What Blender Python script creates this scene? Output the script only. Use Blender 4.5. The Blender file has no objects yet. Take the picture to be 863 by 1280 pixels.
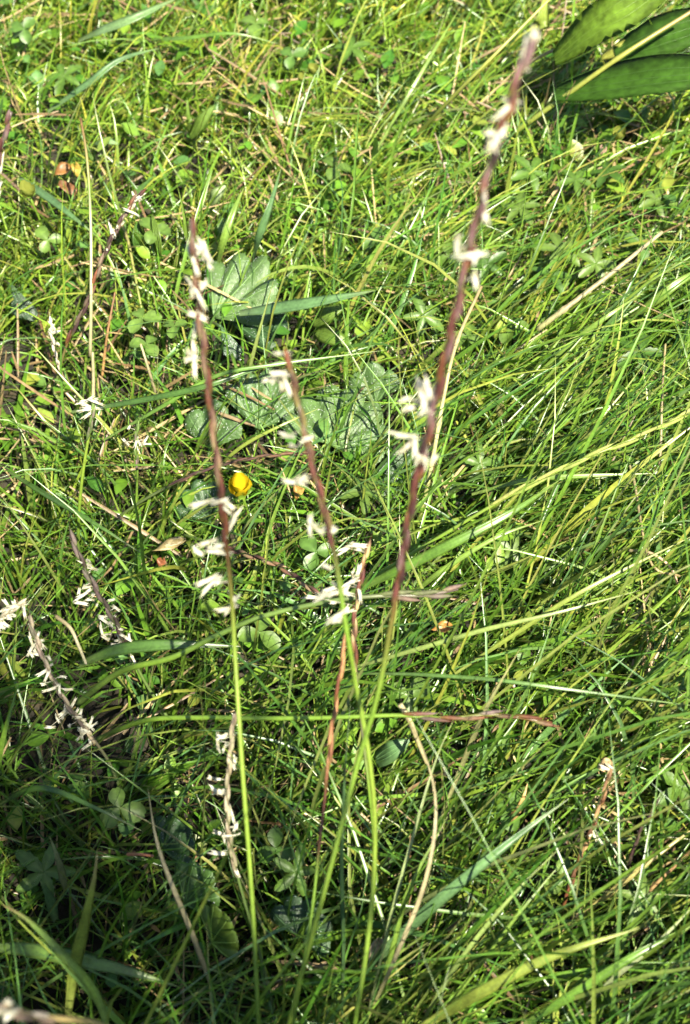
import bpy, math, random
import numpy as np
from mathutils import Vector, Matrix, noise

random.seed(7)
rng = np.random.default_rng(11)
SC = bpy.context.scene
COL = SC.collection

# ------------------------------------------------------------------ camera
CAM_H = 0.45
PITCH = math.radians(58.0)            # below the horizon
VFOV = math.radians(42.0)
W, H = 863.0, 1280.0
cam_d = bpy.data.cameras.new('camera')
cam = bpy.data.objects.new('camera', cam_d)
COL.objects.link(cam)
cam.location = (0, 0, CAM_H)
cam.rotation_euler = (math.pi / 2 - PITCH, 0, 0)
cam_d.sensor_fit = 'VERTICAL'
cam_d.sensor_height = 24.0
cam_d.lens = 12.0 / math.tan(VFOV / 2)
cam_d.clip_start = 0.01
cam_d.clip_end = 100.0
cam_d.dof.use_dof = True
cam_d.dof.focus_distance = 0.485
cam_d.dof.aperture_fstop = cam_d.lens / 3.2
SC.camera = cam

# ------------------------------------------------------------------ light
SUN = Vector((0.30, -0.42, 0.855)).normalized()      # towards the sun: high, behind the viewer's right shoulder
elev = math.asin(SUN.z)
world = bpy.data.worlds.new('World')
SC.world = world
world.use_nodes = True
wt = world.node_tree
bg = wt.nodes['Background']
sky = wt.nodes.new('ShaderNodeTexSky')
sky.sky_type = 'NISHITA'
sky.sun_disc = False
sky.sun_elevation = elev
sky.sun_rotation = math.atan2(SUN.x, SUN.y)
wt.links.new(sky.outputs[0], bg.inputs[0])
bg.inputs[1].default_value = 0.06
sun_d = bpy.data.lights.new('sun', 'SUN')
sun_d.energy = 5.0
sun_d.angle = math.radians(0.53)
sun_d.color = (1.0, 0.93, 0.75)
sun = bpy.data.objects.new('sun', sun_d)
COL.objects.link(sun)
sun.rotation_euler = SUN.to_track_quat('Z', 'Y').to_euler()
sun.location = SUN * 3
SC.view_settings.view_transform = 'Standard'
SC.view_settings.look = 'None'
SC.view_settings.gamma = 1.0
SC.view_settings.exposure = 1.80
SC.cycles.max_bounces = 4
SC.cycles.diffuse_bounces = 2
SC.cycles.glossy_bounces = 2
SC.cycles.transmission_bounces = 3
SC.cycles.debug_use_spatial_splits = True
SC.cycles.sample_clamp_indirect = 4.0
SC.cycles.use_adaptive_sampling = True
SC.cycles.adaptive_threshold = 0.03

# where a line of sight meets a given height above the soil
CF = np.array([0, math.cos(PITCH), -math.sin(PITCH)])
CU = np.array([0, math.sin(PITCH), math.cos(PITCH)])
CR = np.array([1.0, 0, 0])
TF = math.tan(VFOV / 2)
def P(px, py, zcm):
    a = (px - W / 2) / (H / 2) * TF
    b = -(py - H / 2) / (H / 2) * TF
    d = CF + CR * a + CU * b
    t = (zcm * 0.01 - CAM_H) / d[2]
    return Vector((0, 0, CAM_H)) + Vector(d) * t

# ------------------------------------------------------------------ materials
def nodes_of(m):
    m.use_nodes = True
    nt = m.node_tree
    nt.nodes.clear()
    return nt, nt.nodes.new('ShaderNodeOutputMaterial')

def leaf_mat(name, trans=0.3, rough=0.38, spec=0.5, scale=900.0, var=0.28, stripe=False, bump=0.0):
    """plant tissue: colour from the piece's own 'Col' attribute, fibre grain, light passing through"""
    m = bpy.data.materials.new(name)
    nt, out = nodes_of(m)
    N, L = nt.nodes, nt.links
    at = N.new('ShaderNodeAttribute'); at.attribute_name = 'Col'
    tc = N.new('ShaderNodeTexCoord')
    nz = N.new('ShaderNodeTexNoise'); nz.inputs['Scale'].default_value = scale
    nz.inputs['Detail'].default_value = 3
    L.new(tc.outputs['Object'], nz.inputs['Vector'])
    mr = N.new('ShaderNodeMapRange')
    mr.inputs['From Min'].default_value = 0.36; mr.inputs['From Max'].default_value = 0.64
    mr.inputs['To Min'].default_value = 1 - var; mr.inputs['To Max'].default_value = 1 + var
    n2 = N.new('ShaderNodeTexNoise'); n2.inputs['Scale'].default_value = scale * 0.13; n2.inputs['Detail'].default_value = 4
    L.new(tc.outputs['Object'], n2.inputs['Vector'])
    av = N.new('ShaderNodeMix'); av.inputs[0].default_value = 0.5
    L.new(nz.outputs[0], av.inputs[2]); L.new(n2.outputs[0], av.inputs[3])
    L.new(av.outputs[0], mr.inputs['Value'])
    mx = N.new('ShaderNodeVectorMath'); mx.operation = 'SCALE'
    L.new(at.outputs['Color'], mx.inputs[0]); L.new(mr.outputs[0], mx.inputs['Scale'])
    pr = N.new('ShaderNodeBsdfPrincipled')
    pr.inputs['Roughness'].default_value = rough
    pr.inputs['Specular IOR Level'].default_value = spec
    L.new(mx.outputs[0], pr.inputs['Base Color'])
    if bump:
        bp = N.new('ShaderNodeBump'); bp.inputs['Strength'].default_value = bump
        bp.inputs['Distance'].default_value = 0.0006
        L.new(nz.outputs[0], bp.inputs['Height']); L.new(bp.outputs[0], pr.inputs['Normal'])
    if trans > 0:
        tr = N.new('ShaderNodeBsdfTranslucent')
        tint = N.new('ShaderNodeVectorMath'); tint.operation = 'MULTIPLY'
        tint.inputs[1].default_value = (0.95, 1.25, 0.35)
        L.new(mx.outputs[0], tint.inputs[0]); L.new(tint.outputs[0], tr.inputs['Color'])
        ms = N.new('ShaderNodeMixShader'); ms.inputs[0].default_value = trans
        L.new(pr.outputs[0], ms.inputs[1]); L.new(tr.outputs[0], ms.inputs[2])
        L.new(ms.outputs[0], out.inputs[0])
    else:
        L.new(pr.outputs[0], out.inputs[0])
    return m

M_GRASS = leaf_mat('grass_leaf', 0.28, 0.33, 0.6)
M_HERB = leaf_mat('herb_leaf', 0.30, 0.42, 0.45, 500, 0.22, bump=0.25)
M_BROAD = leaf_mat('broad_leaf_tissue', 0.38, 0.7, 0.15, 300, 0.45, bump=0.5)
M_HAIRY = leaf_mat('hairy_leaf', 0.18, 0.50, 0.6, 1100, 0.25, bump=0.6)
M_STRAW = leaf_mat('dry_straw', 0.15, 0.45, 0.4, 800, 0.35)
M_STEM = leaf_mat('plant_stem', 0.12, 0.40, 0.5, 600, 0.18)
M_SPIKE = leaf_mat('spikelet_husk', 0.08, 0.62, 0.22, 700, 0.35, bump=0.4)
M_PETAL = leaf_mat('petal', 0.25, 0.25, 0.6, 400, 0.12)

def anther_mat():
    m = bpy.data.materials.new('anther_cream')
    nt, out = nodes_of(m)
    N, L = nt.nodes, nt.links
    tc = N.new('ShaderNodeTexCoord')
    nz = N.new('ShaderNodeTexNoise'); nz.inputs['Scale'].default_value = 700
    L.new(tc.outputs['Object'], nz.inputs['Vector'])
    cr = N.new('ShaderNodeValToRGB')
    cr.color_ramp.elements[0].position = 0.3; cr.color_ramp.elements[0].color = (0.33, 0.30, 0.18, 1)
    cr.color_ramp.elements[1].position = 0.65; cr.color_ramp.elements[1].color = (0.68, 0.66, 0.54, 1)
    L.new(nz.outputs[0], cr.inputs[0])
    pr = N.new('ShaderNodeBsdfPrincipled'); pr.inputs['Roughness'].default_value = 0.6
    L.new(cr.outputs[0], pr.inputs['Base Color'])
    tr = N.new('ShaderNodeBsdfTranslucent'); L.new(cr.outputs[0], tr.inputs['Color'])
    ms = N.new('ShaderNodeMixShader'); ms.inputs[0].default_value = 0.25
    L.new(pr.outputs[0], ms.inputs[1]); L.new(tr.outputs[0], ms.inputs[2]); L.new(ms.outputs[0], out.inputs[0])
    return m
M_ANTHER = anther_mat()

def dew_mat():
    m = bpy.data.materials.new('dew_water')
    nt, out = nodes_of(m)
    pr = nt.nodes.new('ShaderNodeBsdfPrincipled')
    pr.inputs['Base Color'].default_value = (0.9, 0.95, 0.95, 1)
    pr.inputs['Roughness'].default_value = 0.12
    pr.inputs['Transmission Weight'].default_value = 0.55
    pr.inputs['IOR'].default_value = 1.33
    nt.links.new(pr.outputs[0], out.inputs[0])
    return m
M_DEW = dew_mat()

def soil_mat():
    m = bpy.data.materials.new('dark_soil')
    nt, out = nodes_of(m)
    N, L = nt.nodes, nt.links
    tc = N.new('ShaderNodeTexCoord')
    nz = N.new('ShaderNodeTexNoise'); nz.inputs['Scale'].default_value = 160; nz.inputs['Detail'].default_value = 8
    L.new(tc.outputs['Object'], nz.inputs['Vector'])
    cr = N.new('ShaderNodeValToRGB')
    cr.color_ramp.elements[0].position = 0.32; cr.color_ramp.elements[0].color = (0.008, 0.006, 0.004, 1)
    cr.color_ramp.elements[1].position = 0.72; cr.color_ramp.elements[1].color = (0.040, 0.028, 0.014, 1)
    e = cr.color_ramp.elements.new(0.52); e.color = (0.016, 0.014, 0.007, 1)
    L.new(nz.outputs[0], cr.inputs[0])
    pr = N.new('ShaderNodeBsdfPrincipled'); pr.inputs['Roughness'].default_value = 0.9
    L.new(cr.outputs[0], pr.inputs['Base Color'])
    bp = N.new('ShaderNodeBump'); bp.inputs['Distance'].default_value = 0.004
    L.new(nz.outputs[0], bp.inputs['Height']); L.new(bp.outputs[0], pr.inputs['Normal'])
    L.new(pr.outputs[0], out.inputs[0])
    return m
M_SOIL = soil_mat()

# ------------------------------------------------------------------ mesh helpers
def mesh_obj(name, verts, faces, mat, parent=None, cols=None, origin=None, smooth=True):
    me = bpy.data.meshes.new(name)
    V = np.asarray([tuple(v) for v in verts], dtype=float)
    if origin is not None:
        V = V - np.array(origin)
    me.from_pydata(V.tolist(), [], [tuple(f) for f in faces])
    if smooth:
        me.polygons.foreach_set('use_smooth', [True] * len(me.polygons))
    if cols is not None:
        ca = me.color_attributes.new('Col', 'FLOAT_COLOR', 'POINT')
        C = np.ones((len(V), 4), dtype=np.float32)
        C[:, :3] = np.asarray(cols, dtype=np.float32).reshape(-1, 3) if len(np.shape(cols)) > 1 else np.tile(np.asarray(cols, dtype=np.float32), (len(V), 1))
        ca.data.foreach_set('color', C.ravel())
    me.materials.append(mat)
    o = bpy.data.objects.new(name, me)
    COL.objects.link(o)
    if parent is not None:
        o.parent = parent
    return o

def big_mesh(name, V, Q, mat, C, smooth=True):
    me = bpy.data.meshes.new(name)
    nv, nq = len(V), len(Q)
    me.vertices.add(nv); me.vertices.foreach_set('co', V.astype(np.float32).ravel())
    me.loops.add(nq * 4); me.loops.foreach_set('vertex_index', Q.astype(np.int32).ravel())
    me.polygons.add(nq)
    me.polygons.foreach_set('loop_start', np.arange(0, nq * 4, 4, dtype=np.int32))
    me.polygons.foreach_set('loop_total', np.full(nq, 4, dtype=np.int32))
    me.polygons.foreach_set('use_smooth', np.ones(nq, dtype=bool))
    me.update(calc_edges=True)
    ca = me.color_attributes.new('Col', 'FLOAT_COLOR', 'POINT')
    C4 = np.ones((nv, 4), dtype=np.float32); C4[:, :3] = C
    ca.data.foreach_set('color', C4.ravel())
    me.materials.append(mat)
    o = bpy.data.objects.new(name, me)
    COL.objects.link(o)
    return o

def tag(o, label=None, cat=None, group=None, kind=None):
    if label: o['label'] = label
    if cat: o['category'] = cat
    if group: o['group'] = group
    if kind: o['kind'] = kind
    return o

def thing(name, label, cat, loc, group=None):
    o = bpy.data.objects.new(name, None)
    o.empty_display_size = 0.005
    COL.objects.link(o)
    o.location = loc
    return tag(o, label, cat, group)

def spline(pts, n):
    """Catmull-Rom through pts, n samples evenly by arc length"""
    p = [Vector(q) for q in pts]
    if len(p) == 2:
        return [p[0].lerp(p[1], i / (n - 1)) for i in range(n)]
    q = [p[0] * 2 - p[1]] + p + [p[-1] * 2 - p[-2]]
    dense = []
    for i in range(1, len(q) - 2):
        a, b, c, d = q[i - 1], q[i], q[i + 1], q[i + 2]
        for k in range(16):
            t = k / 16
            dense.append(0.5 * ((2 * b) + (c - a) * t + (2 * a - 5 * b + 4 * c - d) * t * t + (3 * b - a - 3 * c + d) * t ** 3))
    dense.append(p[-1])
    L = [0]
    for i in range(1, len(dense)):
        L.append(L[-1] + (dense[i] - dense[i - 1]).length)
    out = []
    j = 0
    for k in range(n):
        s = L[-1] * k / (n - 1)
        while j < len(L) - 2 and L[j + 1] < s:
            j += 1
        seg = max(L[j + 1] - L[j], 1e-9)
        out.append(dense[j].lerp(dense[j + 1], min(1, max(0, (s - L[j]) / seg))))
    return out

def frame(t, ref=Vector((0, 0, 1))):
    t = t.normalized()
    s = t.cross(ref)
    if s.length < 1e-4:
        s = t.cross(Vector((0, 1, 0)))
    s.normalize()
    return s, s.cross(t).normalized()

def lerp3(a, b, t):
    return tuple(a[i] * (1 - t) + b[i] * t for i in range(3))

def ramp(stops, t):
    for (t0, c0), (t1, c1) in zip(stops, stops[1:]):
        if t <= t1:
            return lerp3(c0, c1, max(0, min(1, (t - t0) / max(t1 - t0, 1e-6))))
    return stops[-1][1]

def tube_data(pts, rad, sides=6, colf=None, wob=0.0):
    V, F, C = [], [], []
    n = len(pts)
    for i, p in enumerate(pts):
        t = pts[min(i + 1, n - 1)] - pts[max(i - 1, 0)]
        s, u = frame(t)
        r = rad(i / (n - 1)) if callable(rad) else rad
        for k in range(sides):
            a = 2 * math.pi * k / sides
            rr = r * (1 + wob * math.sin(i * 2.1 + k))
            V.append(p + (s * math.cos(a) + u * math.sin(a)) * rr)
            C.append(colf(i / (n - 1)) if colf else (1, 1, 1))
    for i in range(n - 1):
        for k in range(sides):
            a = i * sides + k; b = i * sides + (k + 1) % sides
            F.append((a, b, b + sides, a + sides))
    for end, i in ((0, 0), (1, n - 1)):
        V.append(pts[i]); C.append(colf(end) if colf else (1, 1, 1))
        c = len(V) - 1
        for k in range(sides):
            a = i * sides + k; b = i * sides + (k + 1) % sides
            F.append((b, a, c) if end == 0 else (a, b, c))
    return V, F, C

def ribbon_data(pts, width, fold=0.25, roll=0.0, colf=None, taper=None, thick=0.00012):
    """a grass leaf: V-folded strip with a real thickness along its spline"""
    n = len(pts)
    V, F, C = [], [], []
    for i, p in enumerate(pts):
        f = i / (n - 1)
        t = pts[min(i + 1, n - 1)] - pts[max(i - 1, 0)]
        s, u = frame(t)
        a = roll(f) if callable(roll) else roll
        s2 = s * math.cos(a) + u * math.sin(a)
        u2 = u * math.cos(a) - s * math.sin(a)
        w = width * 0.5 * (taper(f) if taper else min(1, 0.55 + f * 1.5) * (1 - max(0, (f - 0.45) / 0.55) ** 1.6 * 0.96))
        c = colf(f) if colf else (0.1, 0.2, 0.03)
        cm = tuple(min(1, x * 1.18) for x in c)
        th = thick
        V += [p - s2 * w + u2 * w * fold, p - s2 * w * 0.45 + u2 * w * fold * 0.3, p, p + s2 * w * 0.45 + u2 * w * fold * 0.3, p + s2 * w + u2 * w * fold,
              p + s2 * w * 0.5 + u2 * (w * fold * 0.35 - th), p - u2 * th, p - s2 * w * 0.5 + u2 * (w * fold * 0.35 - th)]
        C += [c, c, cm, c, c, c, cm, c]
    for i in range(n - 1):
        for k in range(8):
            a = i * 8 + k; b = i * 8 + (k + 1) % 8
            F.append((a, b, b + 8, a + 8))
    return V, F, C

def facing_roll(pts, roll):
    i = len(pts) // 2
    s, u = frame(pts[i + 1] - pts[i - 1])
    to = Vector((0, 0, CAM_H)) - pts[i]
    return max((roll, -roll), key=lambda a: (u * math.cos(a) - s * math.sin(a)).dot(to))

def lens_data(a, b, width, thick, up, colf, n=7, blunt=0.5, bend=0.0, m=6):
    """closed lanceolate body from a to b"""
    ax = b - a
    s = ax.cross(up)
    if s.length < 1e-6:
        s = ax.cross(Vector((1, 0, 0.3)))
    s.normalize()
    u = s.cross(ax).normalized()
    V, F, C = [], [], []
    for i in range(n):
        f = i / (n - 1)
        w = max(0.04, math.sin(math.pi * min(1, max(0, f)) ** 0.8) ** blunt)
        p = a + ax * f + u * bend * ax.length * math.sin(math.pi * f)
        for k in range(m):
            g = 2 * math.pi * k / m
            V.append(p + s * math.cos(g) * width * 0.5 * w + u * math.sin(g) * thick * 0.5 * w)
            C.append(colf(f))
    for i in range(n - 1):
        for k in range(m):
            x = i * m + k; y = i * m + (k + 1) % m
            F.append((x, y, y + m, x + m))
    F.append(tuple(range(m - 1, -1, -1)))
    F.append(tuple(range((n - 1) * m, n * m)))
    return V, F, C

def join(*data):
    V, F, C = [], [], []
    for v, f, c in data:
        o = len(V)
        V += v; C += c
        F += [tuple(i + o for i in q) for q in f]
    return V, F, C

def add(name, data, mat, parent, origin):
    V, F, C = data
    return mesh_obj(name, V, F, mat, parent, C, origin)

# ------------------------------------------------------------------ ground
def hollow(x, y):
    return -0.028 * np.exp(-((x + 0.075) / 0.075) ** 2 - ((y - 0.13) / 0.075) ** 2) - 0.024 * np.exp(-((x + 0.155) / 0.06) ** 2 - ((y - 0.29) / 0.10) ** 2)
def ground_z(x, y):
    return float(hollow(x, y)) + 0.006 * math.sin(x * 23 + 1.3) * math.cos(y * 19 + 0.4) + 0.004 * math.sin(x * 61 + y * 47)
def ground_z_np(x, y):
    return hollow(x, y) + 0.006 * np.sin(x * 23 + 1.3) * np.cos(y * 19 + 0.4) + 0.004 * np.sin(x * 61 + y * 47)

def build_ground():
    # fine in the middle, stretching out to the horizon
    a = np.linspace(-1, 1, 161)
    k = np.sign(a) * (np.abs(a) * 0.9 + np.abs(a) ** 9 * 40)
    X, Y = np.meshgrid(k, k + 0.35)
    fade = np.exp(-((X / 1.2) ** 2 + ((Y - 0.35) / 1.2) ** 2))
    Z = ground_z_np(X, Y) * fade - 0.004
    n = len(k)
    V = np.stack([X.ravel(), Y.ravel(), Z.ravel()], 1)
    i = np.arange(n * n).reshape(n, n)
    Q = np.stack([i[:-1, :-1].ravel(), i[:-1, 1:].ravel(), i[1:, 1:].ravel(), i[1:, :-1].ravel()], 1)
    o = big_mesh('ground', V, Q, M_SOIL, np.tile([0.05, 0.04, 0.02], (len(V), 1)))
    tag(o, kind='structure')
build_ground()

# ------------------------------------------------------------------ the turf (nobody could count it)
def blades(name, base, az, tilt0, tilt1, length, width, colA, colB, mat, K=7, fold=0.3, drift=None, roll=None, z0=None, tipw=0.05, label=None, cat=None, free=True):
    """many V-folded leaf blades in one mesh; all arguments are arrays over the blades"""
    n = len(base)
    s = np.linspace(0, 1, K)
    ds = 1.0 / (K - 1)
    tilt = tilt0[:, None] + (tilt1 - tilt0)[:, None] * (s[None] ** 1.3)
    A = az[:, None] + (drift if drift is not None else np.zeros(n))[:, None] * s[None]
    T = np.stack([np.sin(tilt) * np.cos(A), np.sin(tilt) * np.sin(A), np.cos(tilt)], -1)
    Pn = np.zeros((n, K, 3))
    Pn[:, 0] = base
    for k in range(1, K):
        Pn[:, k] = Pn[:, k - 1] + (T[:, k - 1] + T[:, k]) * 0.5 * ds * length[:, None]
    # nothing dives below the soil
    gz = ground_z_np(Pn[..., 0], Pn[..., 1])
    Pn[..., 2] = np.maximum(Pn[..., 2], gz - 0.002 + 0.004 * s[None])
    stay = np.ones(n, dtype=bool)
    if free:
        lucky = rng.random(n)
        for c, r, share in OPEN:
            near_ = np.abs(base[:, 0] - c[0]) + np.abs(base[:, 1] - c[1]) < r + 0.16
            ii = np.nonzero(near_)[0]
            d2 = ((Pn[ii] - c) ** 2).sum(-1).min(1)
            stay[ii[(d2 < r * r) & (lucky[ii] < share)]] = False
    Pn, T, width, colA, colB, n = Pn[stay], T[stay], width[stay], colA[stay], colB[stay], int(stay.sum())
    if roll is not None: roll = roll[stay]
    up = np.array([0, 0, 1.0])
    S = np.cross(T, up); S /= np.maximum(np.linalg.norm(S, axis=-1, keepdims=True), 1e-5)
    U = np.cross(S, T)
    R = (roll if roll is not None else rng.normal(0, 0.7, n))[:, None, None]
    S2 = S * np.cos(R) + U * np.sin(R)
    U2 = U * np.cos(R) - S * np.sin(R)
    prof = np.minimum(1, 0.6 + s * 1.4) * (1 - np.clip((s - 0.4) / 0.6, 0, 1) ** 1.7 * (1 - tipw))
    w = (width[:, None] * 0.5 * prof[None])[..., None]
    V = np.stack([Pn - S2 * w + U2 * w * fold, Pn, Pn + S2 * w + U2 * w * fold], 2)     # n,K,3,3
    idx = np.arange(n * K * 3).reshape(n, K, 3)
    q1 = np.stack([idx[:, :-1, 0], idx[:, :-1, 1], idx[:, 1:, 1], idx[:, 1:, 0]], -1).reshape(-1, 4)
    q2 = np.stack([idx[:, :-1, 1], idx[:, :-1, 2], idx[:, 1:, 2], idx[:, 1:, 1]], -1).reshape(-1, 4)
    c = colA[:, None, :] * (1 - s[None, :, None]) + colB[:, None, :] * s[None, :, None]
    C = np.repeat(c[:, :, None, :], 3, 2) * np.array([1, 1.15, 1])[None, None, :, None]
    o = big_mesh(name, V.reshape(-1, 3), np.concatenate([q1, q2]), mat, np.clip(C.reshape(-1, 3), 0, 1))
    tag(o, label, cat, kind='stuff')
    return o

def vnoise(x, y, f, seed=0.0):
    return np.array([noise.noise(Vector((a * f + seed, b * f - seed, seed))) for a, b in zip(x, y)])

def scatter(n, x0, x1, y0, y1):
    return rng.uniform(x0, x1, n), rng.uniform(y0, y1, n)

def keep_density(x, y):
    """full density round the part one looks at, thinning outwards"""
    d = np.maximum(np.abs(x) - 0.26, 0) + np.maximum(np.maximum(0.02 - y, y - 0.72), 0)
    return rng.random(len(x)) < np.exp(-d * 12.0)

GREENS = np.array([[0.082, 0.180, 0.014], [0.118, 0.212, 0.021], [0.043, 0.124, 0.011], [0.178, 0.225, 0.034], [0.070, 0.156, 0.038]])
def green_mix(n, yel):
    i = rng.choice(len(GREENS), n, p=[.32, .24, .18, .14, .12])
    c = GREENS[i] * rng.uniform(0.8, 1.25, (n, 1))
    c = c * (1 + yel[:, None] * np.array([0.35, 0.10, -0.1]))
    return c

def herby(x, y):
    return np.exp(-((x - 0.14) / 0.07) ** 2 - ((y - 0.47) / 0.08) ** 2)

def field(x, y):
    """how the turf changes over the ground: right side combed up and right, lower part long, upper left short"""
    right = 1 / (1 + np.exp(-(x - 0.01) / 0.035))
    near = 1 / (1 + np.exp((y - 0.22) / 0.05))
    far = 1 / (1 + np.exp(-(y - 0.42) / 0.05))
    return right, near, far

OPEN = []                                  # (centre, radius, share of the grass that stays away)
def open_spot(c, r, share=0.9):
    OPEN.append((np.array(c, dtype=float), r, share))

def build_turf():
    # fine leaves in tufts
    nt = 13500
    tx, ty = scatter(nt, -0.55, 0.55, -0.25, 1.0)
    k = keep_density(tx, ty) & (rng.random(nt) < 1 + np.maximum(20 * hollow(tx, ty), -0.5) + 0.3 * vnoise(tx, ty, 22.0, 2.2) - 0.6 * herby(tx, ty)); tx, ty = tx[k], ty[k]
    per = rng.integers(5, 12, len(tx))
    x = np.repeat(tx, per) + rng.normal(0, 0.004, per.sum())
    y = np.repeat(ty, per) + rng.normal(0, 0.004, per.sum())
    n = len(x)
    right, near, far = field(x, y)
    taz = np.repeat(rng.uniform(-math.pi, math.pi, len(tx)), per)
    comb = np.radians(22) + rng.normal(0, 0.40, n)
    rnd = taz + rng.normal(0, 0.9, n)
    use = rng.random(n) < (0.30 + 0.50 * right)
    az = np.where(use, comb, rnd)
    length = rng.gamma(6, 1 / 6, n) * (0.038 + 0.026 * right * (1 - 0.75 * far) + 0.026 * near - 0.008 * far)
    t0 = np.abs(rng.normal(0.36, 0.24, n)) + 0.22 * right
    t1 = t0 + np.abs(rng.normal(0.80, 0.35, n)) + 0.25 * right - 0.25 * near * (1 - right) + 0.25 * far * (1 - right)
    t1 = np.minimum(t1, 1.75)
    yel = 0.7 * vnoise(x, y, 9.0, 3.1) + 0.75 * far - 0.35 * near + rng.normal(0, 0.25, n)
    cB = green_mix(n, yel) * (1 + 0.18 * far - 0.12 * near)[:, None]  # brightness put into the green: far turf lightened, near turf darkened
    cA = cB * np.array([0.95, 0.85, 0.9]) + np.array([0.03, 0.02, 0.01])
    dry = rng.random(n) < 0.14
    cB[dry] = cB[dry] * 0.5 + np.array([0.16, 0.12, 0.05]) * 0.7
    width = rng.uniform(0.0006, 0.0014, n) * (1 + 0.25 * (rng.random(n) < 0.12))
    base = np.stack([x, y, ground_z_np(x, y) - 0.003], 1)
    blades('fine_grass', base, az, t0, t1, length, width, cA, cB, M_GRASS, K=6, drift=rng.normal(0, 0.5, n),
           label='dense fine green grass covering the ground', cat='grass')

    # short undergrowth filling the gaps
    n = 100000
    x, y = scatter(n, -0.5, 0.5, -0.2, 0.95)
    k = keep_density(x, y); x, y = x[k], y[k]
    k = rng.random(len(x)) < np.clip(0.75 + 0.9 * vnoise(x, y, 16.0, 7.7) + 26 * hollow(x, y), 0.12, 1); x, y = x[k], y[k]; n = len(x)
    right, near, far = field(x, y)
    t0 = np.abs(rng.normal(0.55, 0.35, n)); t1 = np.minimum(t0 + np.abs(rng.normal(0.6, 0.4, n)), 1.7)
    cB = green_mix(n, 0.6 * vnoise(x, y, 9.0, 3.1) + 0.7 * far - 0.35 * near + rng.normal(0, 0.25, n))
    dry = rng.random(n) < 0.12
    cB[dry] = np.array([0.26, 0.19, 0.09]) * rng.uniform(0.6, 1.3, (dry.sum(), 1))
    base = np.stack([x, y, ground_z_np(x, y) - 0.003], 1)
    blades('short_grass', base, rng.uniform(-math.pi, math.pi, n), t0, t1, rng.gamma(5, 1 / 5, n) * 0.024, rng.uniform(0.0006, 0.0015, n), cB * 0.9, cB, M_GRASS, K=4,
           drift=rng.normal(0, 0.6, n), label='short dense undergrowth of grass filling the turf', cat='grass')

    # unseen tall grass clump, added behind the viewer to dapple the lower left with shade
    n = 190
    x = rng.normal(0.150, 0.030, n); y = rng.normal(-0.262, 0.03, n)
    cB = green_mix(n, rng.normal(0, 0.2, n))
    blades('added_shade_grass', np.stack([x, y, ground_z_np(x, y) - 0.004], 1), rng.uniform(-math.pi, math.pi, n), np.abs(rng.normal(0.05, 0.05, n)), np.abs(rng.normal(0.16, 0.12, n)),
           rng.uniform(0.75, 1.05, n), rng.uniform(0.005, 0.010, n), cB, cB, M_GRASS, K=12, fold=0.25, free=False,
           label='unseen tall grass added behind the viewer for its shade', cat='grass')

    # broader leaves between them
    n = 2800
    x, y = scatter(n, -0.5, 0.5, -0.2, 0.95)
    k = keep_density(x, y); x, y = x[k], y[k]; n = len(x)
    right, near, far = field(x, y)
    comb = np.radians(26) + rng.normal(0, 0.4, n)
    az = np.where(rng.random(n) < 0.2 + 0.5 * right, comb, rng.uniform(-math.pi, math.pi, n))
    length = rng.gamma(7, 1 / 7, n) * (0.044 + 0.020 * right * (1 - 0.7 * far) + 0.018 * near)
    t0 = np.abs(rng.normal(0.4, 0.25, n)); t1 = np.minimum(t0 + np.abs(rng.normal(0.7, 0.35, n)), 1.7)
    cB = green_mix(n, 0.5 * vnoise(x, y, 7.0, 8.1) + rng.normal(0, 0.2, n)) * 0.95
    cA = cB * 0.9 + np.array([0.02, 0.02, 0.01])
    base = np.stack([x, y, ground_z_np(x, y) - 0.003], 1)
    blades('broad_leaved_grass', base, az, t0, t1, length, rng.uniform(0.0015, 0.0030, n), cA, cB, M_GRASS, K=9, fold=0.22,
           drift=rng.normal(0, 0.4, n), label='broader green grass leaves standing among the fine grass', cat='grass')

    # dead thatch: bleached straws lying at the foot of the grass
    n = 26000
    x, y = scatter(n, -0.55, 0.55, -0.15, 0.95)
    k = keep_density(x, y); x, y = x[k], y[k]; n = len(x)
    patch = vnoise(x, y, 14.0, 5.5)
    k = rng.random(n) < np.clip(0.45 + 1.1 * patch, 0.10, 1); x, y, patch = x[k], y[k], patch[k]; n = len(x)
    length = rng.gamma(3, 1 / 3, n) * 0.022
    z = ground_z_np(x, y) + rng.uniform(0.0, 0.022, n)
    t0 = rng.normal(1.45, 0.28, n); t1 = t0 + rng.normal(0.0, 0.35, n)
    tone = rng.random((n, 1))
    cB = np.array([[0.34, 0.26, 0.13]]) * tone + np.array([[0.11, 0.065, 0.03]]) * (1 - tone)
    cB *= rng.uniform(0.7, 1.3, (n, 1))
    blades('dead_grass', np.stack([x, y, z], 1), rng.uniform(-math.pi, math.pi, n), t0, t1, length, rng.uniform(0.0006, 0.0016, n),
           cB * 0.9, cB, M_STRAW, K=4, fold=0.35, tipw=0.4, label='dry beige dead grass lying low under the green', cat='dead grass')

    # low creeping leaves of the ground layer
    n = 7500
    x, y = scatter(n, -0.5, 0.5, -0.1, 0.9)
    k = keep_density(x, y); x, y = x[k], y[k]; n = len(x)
    right, near, far = field(x, y)
    patch = vnoise(x, y, 11.0, 1.7)
    k = rng.random(n) < np.clip(0.4 + 0.9 * patch + 0.25 * far + 0.7 * herby(x, y), 0.08, 1); x, y = x[k], y[k]; n = len(x)
    z = ground_z_np(x, y) + rng.uniform(0.004, 0.024, n)
    hb = herby(x, y)
    t0 = rng.normal(1.15, 0.3, n); t1 = t0 + rng.normal(0.35, 0.25, n)
    cB = green_mix(n, rng.normal(0.1, 0.3, n))
    L = rng.uniform(0.005, 0.011, n) * (1 + 0.35 * hb)
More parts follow.
